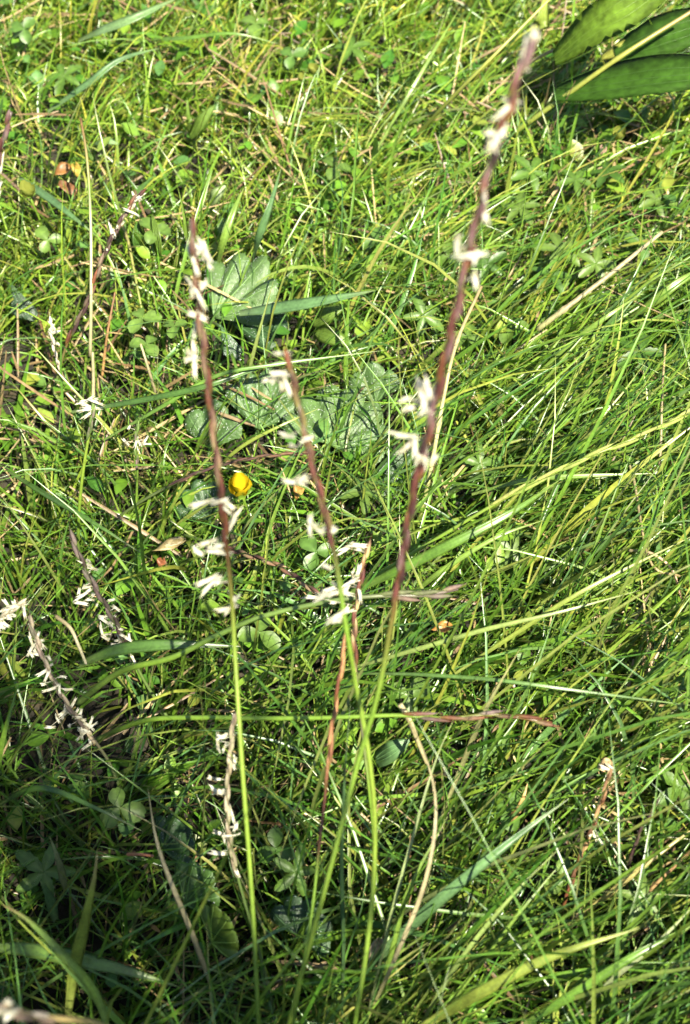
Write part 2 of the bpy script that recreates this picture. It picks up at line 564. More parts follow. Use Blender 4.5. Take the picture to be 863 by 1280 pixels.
    oval_leaves('creeping_leaves', np.stack([x, y, z], 1), rng.uniform(-math.pi, math.pi, n), t0, t1, L, L * rng.uniform(0.4, 0.75, n), cB,
                'tiny oval green leaves of creeping herbs low in the turf')

def oval_leaves(name, base, az, t0, t1, length, width, col, label):
    n = len(base); K = 6
    s = np.linspace(0, 1, K)
    tilt = t0[:, None] + (t1 - t0)[:, None] * s[None]
    A = np.repeat(az[:, None], K, 1)
    T = np.stack([np.sin(tilt) * np.cos(A), np.sin(tilt) * np.sin(A), np.cos(tilt)], -1)
    Pn = np.zeros((n, K, 3)); Pn[:, 0] = base
    for k in range(1, K):
        Pn[:, k] = Pn[:, k - 1] + T[:, k] * length[:, None] / (K - 1)
    S = np.cross(T, [0, 0, 1.0]); S /= np.maximum(np.linalg.norm(S, axis=-1, keepdims=True), 1e-5)
    U = np.cross(S, T)
    prof = np.array([0.12, 0.72, 1.0, 0.95, 0.62, 0.06])
    w = (width[:, None] * 0.5 * prof[None])[..., None]
    V = np.stack([Pn - S * w + U * w * 0.25, Pn, Pn + S * w + U * w * 0.25], 2)
    idx = np.arange(n * K * 3).reshape(n, K, 3)
    q1 = np.stack([idx[:, :-1, 0], idx[:, :-1, 1], idx[:, 1:, 1], idx[:, 1:, 0]], -1).reshape(-1, 4)
    q2 = np.stack([idx[:, :-1, 1], idx[:, :-1, 2], idx[:, 1:, 2], idx[:, 1:, 1]], -1).reshape(-1, 4)
    C = np.repeat(np.repeat(col[:, None, None, :], K, 1), 3, 2) * np.array([1, 1.2, 1])[None, None, :, None]
    o = big_mesh(name, V.reshape(-1, 3), np.concatenate([q1, q2]), M_HERB, C.reshape(-1, 3))
    tag(o, label, 'herb leaves', kind='stuff')

# ------------------------------------------------------------------ flowering stalks
PURPLE = (0.066, 0.022, 0.018); DKPUR = (0.034, 0.017, 0.017); REDBR = (0.100, 0.034, 0.016)
STEMG = (0.135, 0.230, 0.025); STEMY = (0.185, 0.260, 0.032); STEMD = (0.085, 0.130, 0.035)
GREYP = (0.12, 0.085, 0.078); TAN = (0.34, 0.25, 0.12)

def nearest(pts, q):
    return min(range(len(pts)), key=lambda i: (pts[i] - q).length)

def anther(root, org, a, b, w=0.0010, filament_from=None):
    """a pollen sac pair: two slim lobes spreading at their ends, on a thread"""
    m0 = (a + b) * 0.5
    g_ = random.uniform(0.9, 1.25)
    j_ = Vector((random.gauss(0, 1), random.gauss(0, 1), random.gauss(0, 1))) * 0.0006
    a = m0 + (a - m0) * g_ + j_; b = m0 + (b - m0) * g_ - j_; w *= 1.3
    ax = (b - a)
    s, u = frame(ax, Vector((0.2, -0.6, 0.8)))
    o = w * 0.24
    d = []
    cv = random.uniform(-0.26, 0.26)
    e = ax * random.uniform(-0.14, 0.14)
    for sg in (-1, 1):
        aa = a + e * sg + s * o * sg * 1.5; bb = b + s * o * sg * 1.2
        mid = s * (-o * sg * 0.8)
        V, F, C = lens_data(aa, bb, w * 0.64, w * 0.64, u, lambda f: (1, 1, 1), n=8, blunt=0.62, bend=cv, m=5)
        n = len(V) // 5
        V = [v + mid * math.sin(math.pi * (i // 5) / (n - 1)) for i, v in enumerate(V)]
        d.append((V, F, C))
    if filament_from is not None:
        m = (a + b) * 0.5
        d.append(tube_data(spline([filament_from, (filament_from + m) * 0.5 + Vector((0, 0, 0.0004)), m], 4), 0.00011, 3))
    V, F, C = join(*d)
    return mesh_obj('anther', V, F, M_ANTHER, root, None, org)

def stalk(label, path, r0, r1, spike, stops, spk_len=0.0085, spk_w=0.0016, spk_cols=(PURPLE, DKPUR, REDBR), anthers=(), aw=0.0011,
          group='flowering grass stalks', awn=0.0015, nspk=None, stem_n=40, name='flowering_grass_stalk', fluffy=0, off=0.42):
    """thin stem with a narrow one-sided spike; path is base to tip, spike = fraction of the path where it begins"""
    pts = spline([P(*p) for p in path], stem_n)
    dn = spline([P(*p) for p in path], 200)
    if spike > 1:                                  # given as the path point index where the spike begins
        spike = nearest(dn, P(*path[int(spike)])) / 199.0
    org = pts[0].copy()
    root = thing(name, label, 'grass stalk', org, group)
    add('stem', tube_data(pts, lambda f: r0 + (r1 - r0) * f, 7, lambda f: ramp(stops, f)), M_STEM, root, org)
    total = sum((pts[i + 1] - pts[i]).length for i in range(len(pts) - 1))
    slen = total * (1 - spike)
    n = nspk or max(5, int(slen / (spk_len * 0.52)))
    toc = (Vector((0, 0, CAM_H)) - pts[-1]).normalized()
    dense = spline([P(*p) for p in path], 200)
    for k in range(n):
        f = spike + (1 - spike) * (k / n)
        i = int(f * 199)
        p = dense[i]
        t = (dense[min(199, i + 3)] - dense[max(0, i - 3)]).normalized()
        s, u = frame(t, Vector((0.3, -0.5, 0.8)))
        side = 1 if k % 2 else -1
        sd = (s * side * 0.8 + u * 0.45).normalized()
        L = spk_len * random.uniform(0.85, 1.15) * (1 - 0.25 * (k / n))
        a = p + sd * spk_w * 0.30
        b = p + t * L + sd * spk_w * random.uniform(off * 0.7, off * 1.3)
        c0 = random.choice(spk_cols); c1 = random.choice(spk_cols)
        br = random.uniform(0.8, 1.3)
        body = lens_data(a, b, spk_w, spk_w * 0.8, u, lambda f: tuple(x * br for x in ramp([(0, lerp3(c0, STEMG, 0.35)), (0.3, c0), (1, c1)], f)), n=6, blunt=0.6, bend=0.03)
        aw_d = tube_data([b, b + t * awn + sd * awn * 0.2], lambda f: 0.00016 * (1 - f * 0.8), 3, lambda f: c1)
        add('spikelet', join(body, aw_d), M_SPIKE, root, org)
    for i in range(30, int(spike * 199), 9):
        open_spot(dense[i] + (Vector((0, 0, CAM_H)) - dense[i]).normalized() * 0.010, 0.006, 0.8)
    if path[-1][2] < 13:
        for i in range(int(spike * 199), 200, 16):
            open_spot(dense[i] + (Vector((0, 0, CAM_H)) - dense[i]).normalized() * 0.004, 0.0055, 0.8)
    pix = [(p[0], p[1], p[2]) for p in path]
    def depth_z(px, py):
        # height of the stalk where it passes nearest that line of sight
        best = None
        for (x0, y0, z0), (x1, y1, z1) in zip(pix, pix[1:]):
            dx, dy = x1 - x0, y1 - y0
            t = max(0, min(1, ((px - x0) * dx + (py - y0) * dy) / max(dx * dx + dy * dy, 1e-6)))
            d = math.hypot(px - x0 - dx * t, py - y0 - dy * t)
            if best is None or d < best[0]:
                best = (d, z0 + (z1 - z0) * t)
        return best[1]
    for (x0, y0, x1, y1) in anthers:
        z = depth_z((x0 + x1) / 2, (y0 + y1) / 2)
        a = P(x0, y0, z + random.uniform(-0.1, 0.25)); b = P(x1, y1, z + random.uniform(-0.35, 0.1))
        m = (a + b) * 0.5
        fr = dense[nearest(dense, m)]
        anther(root, org, a, b, aw * random.uniform(0.85, 1.15), fr)
        if random.random() < 0.6:                    # a second, smaller one hanging from the same floret
            j = Vector((random.gauss(0, 1), random.gauss(0, 1), random.gauss(0, 1))) * 0.0007
            q = fr.lerp(m, 0.55)
            h = (b - a) * 0.36; h.rotate(Matrix.Rotation(random.uniform(-0.9, 0.9), 3, 'Y'))
            anther(root, org, q - h + j, q + h + j, aw * random.uniform(0.6, 0.85), fr)
    for k in range(fluffy):
        f = spike + (1 - spike) * random.random() * 0.97
        p = dense[int(f * 199)]
        d = Vector((random.gauss(0, 1), random.gauss(0, 1), random.gauss(-0.5, 0.8))).normalized()
        st = p + d * random.uniform(0.0008, 0.0022)
        anther(root, org, st, st + (d + Vector((random.uniform(-.7, .7), random.uniform(-.7, .7), -0.4))).normalized() * random.uniform(0.0024, 0.0040), aw * 0.9, p)
    return root

# right, tallest
stalk('tallest flowering grass stalk, purple spike leaning right to the top',
      [(330, 1430, 0.5), (364, 1270, 5.5), (408, 1105, 9.5), (447, 955, 12.2), (472, 870, 14), (493, 757, 16), (512, 640, 18.5), (535, 540, 20.5), (560, 430, 22.5), (590, 300, 24.5), (618, 190, 26), (650, 90, 27.2), (662, 52, 27.6)],
      0.00075, 0.00055, 5, [(0, STEMD), (0.1, STEMY), (0.5, STEMG), (0.60, REDBR), (0.8, PURPLE), (1, GREYP)], spk_len=0.0100, spk_w=0.00165,
      spk_cols=(PURPLE, DKPUR, REDBR, (0.13, 0.075, 0.075)),
      anthers=[(498, 502, 524, 496), (500, 512, 524, 508), (520, 480, 530, 515), (538, 478, 530, 520), (546, 480, 541, 515), (528, 472, 541, 500), (494, 548, 522, 542), (500, 566, 516, 548),
               (514, 568, 524, 545), (532, 582, 534, 545), (526, 575, 529, 548), (543, 565, 540, 585), (568, 318, 610, 322), (575, 294, 572, 318), (606, 190, 620, 160), (610, 170, 628, 165),
               (603, 285, 610, 245), (607, 250, 617, 205), (655, 45, 652, 85), (675, 35, 660, 70), (636, 120, 645, 140), (622, 150, 636, 128), (598, 340, 590, 362), (612, 195, 626, 150), (588, 322, 600, 318)], aw=0.00105)
# left
stalk('flowering grass stalk at left, curved purple spike, cream anthers near the yellow bud',
      [(332, 1430, 0.5), (323, 1270, 5), (315, 1120, 8.2), (303, 960, 11), (294, 820, 12.8), (290, 750, 14), (284, 690, 15.2), (274, 600, 16.8), (262, 500, 18.3), (250, 400, 19.8), (243, 320, 20.8), (239, 275, 21.4)],
      0.00070, 0.00052, 6, [(0, STEMD), (0.15, STEMG), (0.6, STEMY), (0.70, REDBR), (0.8, PURPLE), (1, GREYP)], spk_len=0.0090, spk_w=0.00145,
      spk_cols=(PURPLE, REDBR, (0.15, 0.10, 0.06)),
      anthers=[(240, 634, 275, 624), (262, 625, 288, 628), (298, 638, 279, 676), (283, 622, 290, 640), (248, 680, 275, 676), (262, 690, 288, 690), (246, 728, 272, 722), (252, 742, 278, 722), (267, 763, 301, 757), (295, 742, 290, 760), (240, 686, 256, 694),
               (238, 310, 246, 345), (256, 315, 262, 335), (240, 352, 252, 385), (250, 350, 250, 372), (236, 392, 258, 398), (246, 400, 250, 425), (220, 442, 248, 438), (228, 455, 246, 442), (245, 430, 242, 470), (237, 300, 243, 330), (246, 358, 252, 380), (252, 300, 262, 325)], aw=0.00105)
# middle
stalk('middle flowering grass stalk, green below, brown spike ending over the leaves',
      [(420, 1430, 0.5), (444, 1280, 5), (463, 1150, 7.5), (469, 1040, 9.6), (462, 950, 11.4), (446, 860, 13), (432, 780, 15), (418, 690, 16.5), (403, 630, 17.5), (388, 570, 18.3), (372, 500, 19.2), (360, 443, 19.8)],
      0.00080, 0.00055, 7, [(0, STEMD), (0.15, STEMG), (0.5, STEMY), (0.74, STEMG), (0.82, PURPLE), (1, GREYP)], spk_len=0.0085, spk_w=0.00140,
      spk_cols=(REDBR, PURPLE, PURPLE, (0.11, 0.085, 0.03), (0.10, 0.13, 0.03)),
      anthers=[(345, 541, 372, 548), (372, 546, 396, 550), (362, 560, 376, 556), (334, 480, 352, 472), (340, 465, 360, 468), (348, 490, 356, 476), (330, 470, 344, 478), (350, 600, 386, 606), (372, 596, 385, 602), (386, 645, 392, 668),
               (392, 650, 402, 672), (412, 664, 424, 662), (402, 706, 418, 712), (398, 744, 420, 738), (410, 772, 432, 768), (412, 780, 430, 772), (346, 442, 366, 441), (390, 752, 412, 740), (420, 730, 434, 742), (404, 660, 416, 668)], aw=0.0010)
# small one behind the middle stalk
stalk('short flowering spike with bright white anthers just behind the middle stalk',
      [(466, 1180, 0.5), (468, 1060, 3), (455, 930, 6), (446, 850, 7.6), (443, 780, 8.8), (450, 730, 9.6), (460, 680, 10.3)],
      0.0006, 0.00045, 3, [(0, STEMD), (0.4, STEMG), (0.6, GREYP), (1, REDBR)], spk_len=0.008, spk_w=0.0013, spk_cols=(REDBR, TAN, PURPLE),
      anthers=[(422, 692, 440, 678), (436, 680, 458, 683), (450, 702, 446, 722), (446, 724, 430, 736), (450, 732, 448, 756), (440, 716, 446, 726), (430, 738, 440, 728), (384, 752, 402, 742), (398, 744, 420, 732), (406, 740, 424, 734), (436, 760, 424, 772)], aw=0.0011)
# red brown closed spike
stalk('slender stalk with reddish brown closed spike, left of the middle stalk',
      [(340, 1420, 0.3), (370, 1260, 4.5), (390, 1140, 6.5), (400, 1050, 7.8), (407, 990, 8.6), (415, 910, 9.8), (424, 850, 10.9), (431, 800, 11.8)],
      0.00055, 0.0004, 4, [(0, STEMD), (0.3, STEMG), (0.58, STEMG), (0.62, REDBR), (1, REDBR)], spk_len=0.0115, spk_w=0.00125, spk_cols=(REDBR, (0.26, 0.13, 0.06), (0.10, 0.035, 0.02)), off=0.35)
# pale spent spike, lower left of centre
stalk('pale flowering spike with white anthers low beside the left stalk',
      [(352, 1300, 0.3), (330, 1210, 1.5), (304, 1120, 3.5), (289, 1060, 5.2), (284, 1000, 6.6), (289, 930, 8.0), (293, 892, 8.8)],
      0.00055, 0.00045, 0.50, [(0, STEMD), (0.5, STEMD), (0.7, (0.13, 0.12, 0.06)), (1, (0.28, 0.23, 0.17))], spk_len=0.0075, spk_w=0.0013, spk_cols=((0.22, 0.2, 0.12), (0.30, 0.26, 0.18), (0.16, 0.12, 0.08)),
      anthers=[(270, 935, 276, 918), (272, 922, 284, 920), (292, 944, 294, 960), (256, 970, 270, 974), (264, 982, 278, 994), (288, 1005, 292, 1032), (292, 1025, 298, 1040), (260, 1064, 286, 1067), (278, 1042, 284, 1056), (272, 992, 282, 988), (268, 1042, 290, 1046), (294, 1088, 300, 1094)], aw=0.0010)
# two horizontal brown spikes
stalk('arching green stem with grey brown spike lying level across the centre right',
      [(96, 880, 1.5), (150, 840, 4), (215, 822, 6), (270, 795, 7.2), (330, 770, 8), (410, 752, 8.6), (470, 745, 8.8), (530, 744, 8.6), (572, 736, 8.4)],
      0.0012, 0.0006, 6, [(0, STEMD), (0.3, STEMG), (0.75, STEMD), (1, GREYP)], spk_len=0.011, spk_w=0.0017, spk_cols=(GREYP, (0.12, 0.08, 0.06), (0.10, 0.11, 0.05)), off=0.8)
stalk('lower arching stem with long thin brown spike lying level to the right',
      [(120, 925, 1.5), (180, 901, 4), (250, 897, 5.6), (320, 898, 6.6), (410, 897, 7.4), (500, 894, 7.8), (560, 898, 7.9), (620, 893, 7.7), (690, 904, 7.4)],
      0.00095, 0.0005, 5, [(0, STEMD), (0.15, STEMG), (0.7, STEMG), (1, REDBR)], spk_len=0.0105, spk_w=0.0014, spk_cols=(REDBR, GREYP, (0.11, 0.07, 0.04)), off=0.5)
# left group
stalk('dark fluffy flowering spike at left, tilting down beside the pale tufts',
      [(215, 905, 0.5), (180, 850, 2.5), (150, 790, 5), (128, 750, 6.3), (108, 715, 7.2), (88, 668, 8)],
      0.0006, 0.0005, 0.42, [(0, STEMD), (0.5, STEMD), (1, DKPUR)], spk_len=0.008, spk_w=0.0015, spk_cols=(DKPUR, (0.07, 0.06, 0.045), GREYP),
      anthers=[(92, 752, 112, 756), (94, 742, 104, 736), (96, 748, 108, 740), (122, 780, 132, 795), (124, 772, 136, 778), (126, 792, 136, 798), (112, 706, 122, 716), (108, 700, 116, 708), (140, 758, 150, 762)], fluffy=22, aw=0.0009)
stalk('drooping flowering spike at far left with pale shaggy anthers down its length',
      [(150, 985, 0.5), (135, 950, 1.5), (108, 912, 3), (84, 880, 4.2), (62, 840, 5.4), (46, 800, 6.3), (36, 770, 6.8)],
      0.0006, 0.00045, 0.28, [(0, STEMD), (0.4, GREYP), (1, (0.2, 0.16, 0.12))], spk_len=0.0075, spk_w=0.0013, spk_cols=(GREYP, (0.25, 0.2, 0.14), (0.10, 0.09, 0.06)),
      anthers=[(46, 842, 58, 838), (48, 798, 54, 812), (34, 815, 44, 820), (50, 858, 60, 852), (86, 900, 88, 915), (98, 908, 114, 916), (96, 900, 108, 900), (58, 905, 68, 912), (74, 893, 80, 890), (100, 914, 112, 908)], fluffy=30, aw=0.0009)
stalk('white tufted flowering spike cut by the left edge, midway down',
      [(-60, 900, 1), (-45, 840, 3.5), (-25, 795, 5.5), (-2, 775, 6.6), (22, 758, 7.2), (32, 752, 7.4)],
      0.0006, 0.0005, 0.45, [(0, STEMD), (1, (0.35, 0.3, 0.2))], spk_len=0.007, spk_w=0.0013, spk_cols=((0.4, 0.35, 0.25), (0.3, 0.26, 0.18)),
      anthers=[(0, 765, 20, 756), (10, 760, 34, 754), (2, 775, 16, 766), (14, 752, 24, 760), (-4, 770, 10, 758), (4, 748, 12, 760)], fluffy=24, aw=0.0011)
stalk('brown slanting spike with small white tip at upper left beside the pale stem',
      [(70, 480, 0.3), (84, 430, 1.8), (108, 380, 3.2), (124, 335, 4.4), (140, 298, 5.2), (160, 262, 5.8), (178, 238, 6.2)],
      0.0006, 0.0005, 0.20, [(0, STEMD), (0.3, REDBR), (1, GREYP)], spk_len=0.0085, spk_w=0.0016, spk_cols=(REDBR, DKPUR, (0.10, 0.07, 0.05)),
      anthers=[(160, 262, 168, 270), (166, 258, 172, 246), (170, 248, 182, 242), (160, 272, 172, 264), (148, 284, 156, 276), (138, 280, 140, 296), (174, 252, 180, 238), (132, 308, 136, 316)], fluffy=4, aw=0.0009)
stalk('white withered little spike at left below the dark hairy leaf',
      [(82, 478, 0.5), (72, 452, 2.0), (66, 425, 3.0), (64, 398, 3.6)], 0.0005, 0.0004, 0.25, [(0, TAN), (1, (0.5, 0.45, 0.38))], spk_len=0.005, spk_w=0.0011,
      spk_cols=((0.5, 0.44, 0.36), (0.42, 0.33, 0.27)), anthers=[(66, 418, 78, 412), (66, 432, 74, 428), (64, 404, 70, 414)], fluffy=3, aw=0.0008)
stalk('single stem crowned by white anther tuft at left centre',
      [(98, 690, 0.5), (99, 640, 3), (104, 590, 5), (112, 540, 6.5), (118, 505, 7.4)], 0.0007, 0.0005, 0.80, [(0, STEMD), (0.2, STEMG), (0.8, STEMY), (1, STEMD)], spk_len=0.006, spk_w=0.0012,
      spk_cols=(STEMD, GREYP), anthers=[(98, 500, 122, 502), (100, 512, 128, 510), (102, 520, 122, 514), (110, 498, 132, 508), (100, 506, 118, 508)], aw=0.0010)
stalk('small stem with spreading white anthers right of the anther tuft, left centre',
      [(170, 640, 0.5), (172, 590, 2.5), (170, 562, 3.6), (172, 530, 4.6)], 0.0005, 0.0004, 0.5, [(0, STEMG), (1, STEMD)], spk_len=0.006, spk_w=0.0011, spk_cols=(STEMD, GREYP),
      anthers=[(152, 548, 162, 556), (164, 558, 176, 548), (170, 560, 172, 542), (178, 554, 186, 546), (180, 558, 190, 552), (156, 538, 166, 532)], aw=0.0008)
stalk('blurred grey spike with white anthers entering at upper left edge',
      [(-40, 520, 2), (-30, 400, 9), (-18, 300, 13), (-6, 220, 15.5), (4, 175, 16.6), (14, 140, 17.4)], 0.0006, 0.0005, 0.5, [(0, STEMD), (1, GREYP)], spk_len=0.009, spk_w=0.0015,
      spk_cols=(GREYP, PURPLE), anthers=[(-2, 215, 4, 190), (-4, 245, 2, 225), (-6, 205, 2, 198), (-6, 260, 0, 240)], aw=0.0011)
stalk('dark thin spike crossing behind the left stalk toward the middle stalk',
      [(130, 660, 1), (180, 625, 3), (250, 590, 4.2), (320, 572, 4.6), (392, 566, 4.6)], 0.0006, 0.0004, 0.40, [(0, STEMD), (1, DKPUR)], spk_len=0.008, spk_w=0.0011, spk_cols=(DKPUR, (0.1, 0.05, 0.03)), off=0.3)
stalk('dark brown spike slanting down right, beside small white flower bits at centre',
      [(230, 668, 1.2), (285, 686, 2.8), (310, 694, 3.4), (345, 706, 3.8), (378, 728, 4.0), (396, 742, 4.0)], 0.0006, 0.0004, 0.35, [(0, STEMD), (1, DKPUR)], spk_len=0.008, spk_w=0.0014, spk_cols=(DKPUR, (0.1, 0.05, 0.03), (0.2, 0.14, 0.08)),
      anthers=[(352, 718, 366, 716), (356, 714, 370, 722)], aw=0.0009, off=0.5)
stalk('brown weathered spike standing in the long grass at lower right',
      [(698, 1165, 0.5), (706, 1128, 1.5), (722, 1080, 2.8), (738, 1040, 3.8), (752, 1000, 4.6), (762, 962, 5.2)], 0.0006, 0.0005, 0.20, [(0, STEMG), (0.2, REDBR), (1, TAN)], spk_len=0.0075, spk_w=0.0014,
      spk_cols=(REDBR, (0.09, 0.045, 0.025), (0.28, 0.17, 0.08)), anthers=[(740, 1040, 746, 1050), (746, 1036, 750, 1058), (752, 956, 766, 966)], aw=0.0010)
stalk('thin dark spike on green stem right of the weathered brown spike',
      [(735, 1200, 0.5), (765, 1130, 2.4), (785, 1080, 3.8), (800, 1040, 4.6), (822, 1002, 5.2)], 0.0006, 0.0004, 0.52, [(0, STEMG), (0.5, STEMD), (1, DKPUR)], spk_len=0.0075, spk_w=0.0011, spk_cols=(DKPUR, (0.07, 0.05, 0.03)), off=0.3)
stalk('blurred pale flower head at the bottom left corner with tan stem',
      [(150, 1300, 13), (120, 1279, 14), (60, 1272, 15.5), (25, 1266, 16), (4, 1256, 16.4)], 0.0007, 0.0006, 0.62, [(0, (0.3, 0.24, 0.08)), (1, TAN)], spk_len=0.007, spk_w=0.0015, spk_cols=((0.4, 0.34, 0.27), (0.2, 0.14, 0.1)),
      anthers=[(0, 1254, 14, 1262), (4, 1272, 22, 1268), (0, 1264, 10, 1270)], aw=0.0011)
stalk('green seed spike on long leaning stem at right edge, halfway down',
      [(405, 765, 0.5), (470, 720, 3), (560, 665, 5.2), (640, 618, 6.6), (720, 578, 7.4), (800, 545, 7.8), (875, 508, 8)], 0.0008, 0.0004, 0.50, [(0, STEMD), (0.3, STEMG), (1, (0.22, 0.26, 0.05))], spk_len=0.016, spk_w=0.0014,
      spk_cols=((0.20, 0.26, 0.05), (0.24, 0.25, 0.07), (0.15, 0.18, 0.04)), off=0.6, awn=0.003)

# ------------------------------------------------------------------ single leaves and straws one can pick out
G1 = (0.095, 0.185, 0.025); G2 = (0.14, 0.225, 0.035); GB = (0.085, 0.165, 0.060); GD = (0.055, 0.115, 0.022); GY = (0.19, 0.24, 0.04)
ST = (0.25, 0.19, 0.09); SP = (0.30, 0.26, 0.145); BR = (0.14, 0.07, 0.03)
def leaf_blade(label, path, width_mm, col, tip=None, roll=0.0, fold=0.28, base_col=None, taper=None, group='single grass leaves', mat=None):
    pts = spline([P(*p) for p in path], 26)
    for i in range(5, 26, 2):
        open_spot(pts[i] + (Vector((0, 0, CAM_H)) - pts[i]).normalized() * 0.006, 0.004 + width_mm * 0.0004, 0.6)
    roll = facing_roll(pts, roll * random.uniform(0.6, 1.0))
    tipc = tip or lerp3(col, (0.25, 0.2, 0.06), 0.25)
    bc = base_col or lerp3(col, (0.22, 0.24, 0.10), 0.3)
    data = ribbon_data(pts, width_mm * 0.001, fold, roll, lambda f: ramp([(0, bc), (0.25, col), (0.8, col), (1, tipc)], f), taper)
    V, F, C = data
    o = mesh_obj('long_grass_leaf', V, F, mat or M_GRASS, None, C, pts[0])
    o.location = pts[0]
    return tag(o, label, 'grass blade', group)
def straw(label, path, mm, cols, group='straws and bare stems', name='straw', nodes=()):
    pts = spline([P(*p) for p in path], 30)
    for i in range(5, 30, 2):
        open_spot(pts[i] + (Vector((0, 0, CAM_H)) - pts[i]).normalized() * 0.006, 0.004, 0.7)
    def rad(f):
        r = mm * 0.0005 * (1 - 0.35 * f)
        for q in nodes:
            r *= 1 + 0.5 * math.exp(-((f - q) / 0.015) ** 2)
        return r
    V, F, C = tube_data(pts, rad, 6, lambda f: ramp(cols, f))
    o = mesh_obj(name, V, F, M_STRAW if name == 'straw' else M_STEM, None, C, pts[0])
    o.location = pts[0]
    return tag(o, label, 'straw' if name == 'straw' else 'grass stem', group)

leaf_blade('broad blue-green blade lying across the tip of the big round leaf', [(300, 392, 3), (345, 386, 4), (400, 377, 4.6), (470, 363, 5)], 5.0, GB, roll=0.35)
leaf_blade('bright green curved blade in the bottom left corner', [(140, 1300, 5), (118, 1240, 6.5), (75, 1190, 8), (35, 1150, 9), (2, 1130, 9.5)], 2.6, G2, tip=BR)
leaf_blade('upright yellow-green blade near the bottom left, broad at its foot', [(84, 1275, 2), (92, 1215, 4), (106, 1150, 6.5), (118, 1095, 8), (122, 1062, 8.6)], 4.0, GY, tip=TAN, roll=1.3)
leaf_blade('wide pale blade lying level across the bottom left, striped by shadows', [(-20, 1184, 3), (40, 1188, 3.6), (100, 1200, 4), (160, 1214, 4), (225, 1234, 3.4)], 4.4, (0.11, 0.19, 0.035), roll=0.3)
leaf_blade('bleached bent blade hanging between bottom left and the left stalk', [(275, 1270, 1.5), (262, 1225, 3), (240, 1165, 5), (215, 1105, 6.2), (196, 1050, 6.4), (185, 985, 5.5)], 1.9, SP, base_col=G1, roll=0.8)
leaf_blade('long green stem-like blade falling straight beside the anther tuft, left centre', [(184, 800, 1), (182, 740, 3), (172, 650, 5.6), (152, 570, 7), (130, 505, 7.6)], 2.2, G1, roll=1.2)
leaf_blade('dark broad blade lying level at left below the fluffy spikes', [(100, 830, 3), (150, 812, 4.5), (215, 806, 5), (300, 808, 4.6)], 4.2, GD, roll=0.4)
leaf_blade('thick yellow-green blade sweeping from bottom centre up to the right', [(515, 1290, 2), (600, 1240, 5), (690, 1195, 6.5), (800, 1160, 7)], 3.6, GY, roll=0.9)
leaf_blade('broad blue-green blade slanting up right, below the level brown spike', [(455, 1215, 1.5), (520, 1150, 4), (590, 1090, 5.6), (660, 1035, 6.2), (712, 998, 6.4)], 4.0, GB, roll=0.7)
leaf_blade('long whitish blade arching at the foot of the tallest stalk', [(452, 1290, 2), (495, 1195, 5), (532, 1100, 7), (545, 1010, 8), (530, 940, 8), (500, 880, 7.4)], 1.4, SP, base_col=GY, tip=ST, roll=0.8)
leaf_blade('pale straight blade inside the whitish arching one, bottom centre', [(462, 1260, 2), (485, 1160, 4.5), (512, 1060, 6), (545, 950, 7), (572, 890, 7)], 1.5, (0.20, 0.25, 0.10), roll=0.9)
leaf_blade('straight straw-coloured blade crossing the tip of the lower brown spike', [(548, 1030, 1.5), (580, 950, 4), (608, 885, 6.5), (652, 808, 8.2)], 1.9, (0.24, 0.24, 0.10), roll=0.9)
leaf_blade('long thin green blade running level above the lower brown spike', [(440, 842, 4), (520, 843, 6), (620, 850, 7), (720, 863, 7), (880, 884, 6)], 1.2, (0.09, 0.17, 0.04), roll=0.5)
leaf_blade('long pale blade running right from the middle stalk', [(430, 838, 3), (520, 812, 5), (610, 786, 6), (700, 765, 6.5), (800, 738, 6.5)], 1.6, (0.18, 0.24, 0.06), roll=0.6)
leaf_blade('yellow-green blade rising steeply right under the right-edge seed spike', [(560, 848, 3), (640, 795, 5), (730, 738, 6.5), (870, 668, 7)], 1.6, GY, roll=0.7)
leaf_blade('deep green wide blade from the tallest stalk up right toward the seed spike', [(440, 740, 3), (500, 712, 5), (560, 682, 6.2), (640, 640, 6.8), (700, 600, 6.6)], 3.6, G1, roll=0.7)
leaf_blade('narrow bright blade just under the deep green wide one', [(495, 760, 3), (550, 715, 5), (620, 672, 6), (680, 650, 6)], 2.0, G2, roll=0.7)
leaf_blade('wide blue-green blade sloping down right near the upper left edge', [(22, 222, 2), (60, 247, 3.2), (90, 270, 3.6), (120, 294, 3.4)], 3.6, GB, roll=0.4)
leaf_blade('wide grey-green blade at the top left pointing to the upper right', [(98, 52, 2), (130, 38, 3.4), (170, 22, 4), (225, -4, 4)], 5.0, (0.12, 0.2, 0.075), roll=0.5)
leaf_blade('grey-green blade crossing below the wide one, top left', [(60, 140, 2), (110, 105, 3.4), (150, 75, 4), (200, 60, 3.8)], 3.4, GB, roll=0.5)
leaf_blade('long arched blade under the top edge, left of centre', [(175, 50, 2), (230, 48, 4), (290, 42, 4.6), (350, 55, 4)], 2.2, G1, roll=0.5)
leaf_blade('upright broad blade behind the tip of the left stalk', [(238, 330, 2), (232, 290, 3.4), (228, 260, 4.2), (222, 232, 4.6)], 3.4, G2, roll=1.2)
leaf_blade('broad light blade standing right of the left stalk tip', [(272, 335, 2), (280, 300, 3.6), (292, 265, 4.4), (305, 235, 4.6)], 3.6, G2, roll=1.0)
leaf_blade('tall light blade leaning right above the big round leaf', [(316, 330, 2), (326, 290, 4), (338, 255, 5), (352, 210, 5.4)], 3.4, GB, roll=0.9)
leaf_blade('thin bright blade standing in front of the big round leaf', [(308, 480, 2.4), (316, 445, 4), (328, 400, 5.6), (342, 352, 6.6)], 1.5, (0.20, 0.25, 0.07), roll=1.1)
leaf_blade('long thin green blade crossing from the left stalk over the middle leaves', [(130, 550, 2), (200, 510, 4), (270, 470, 5.2), (350, 455, 5.4), (480, 438, 5)], 1.6, G1, roll=0.6)
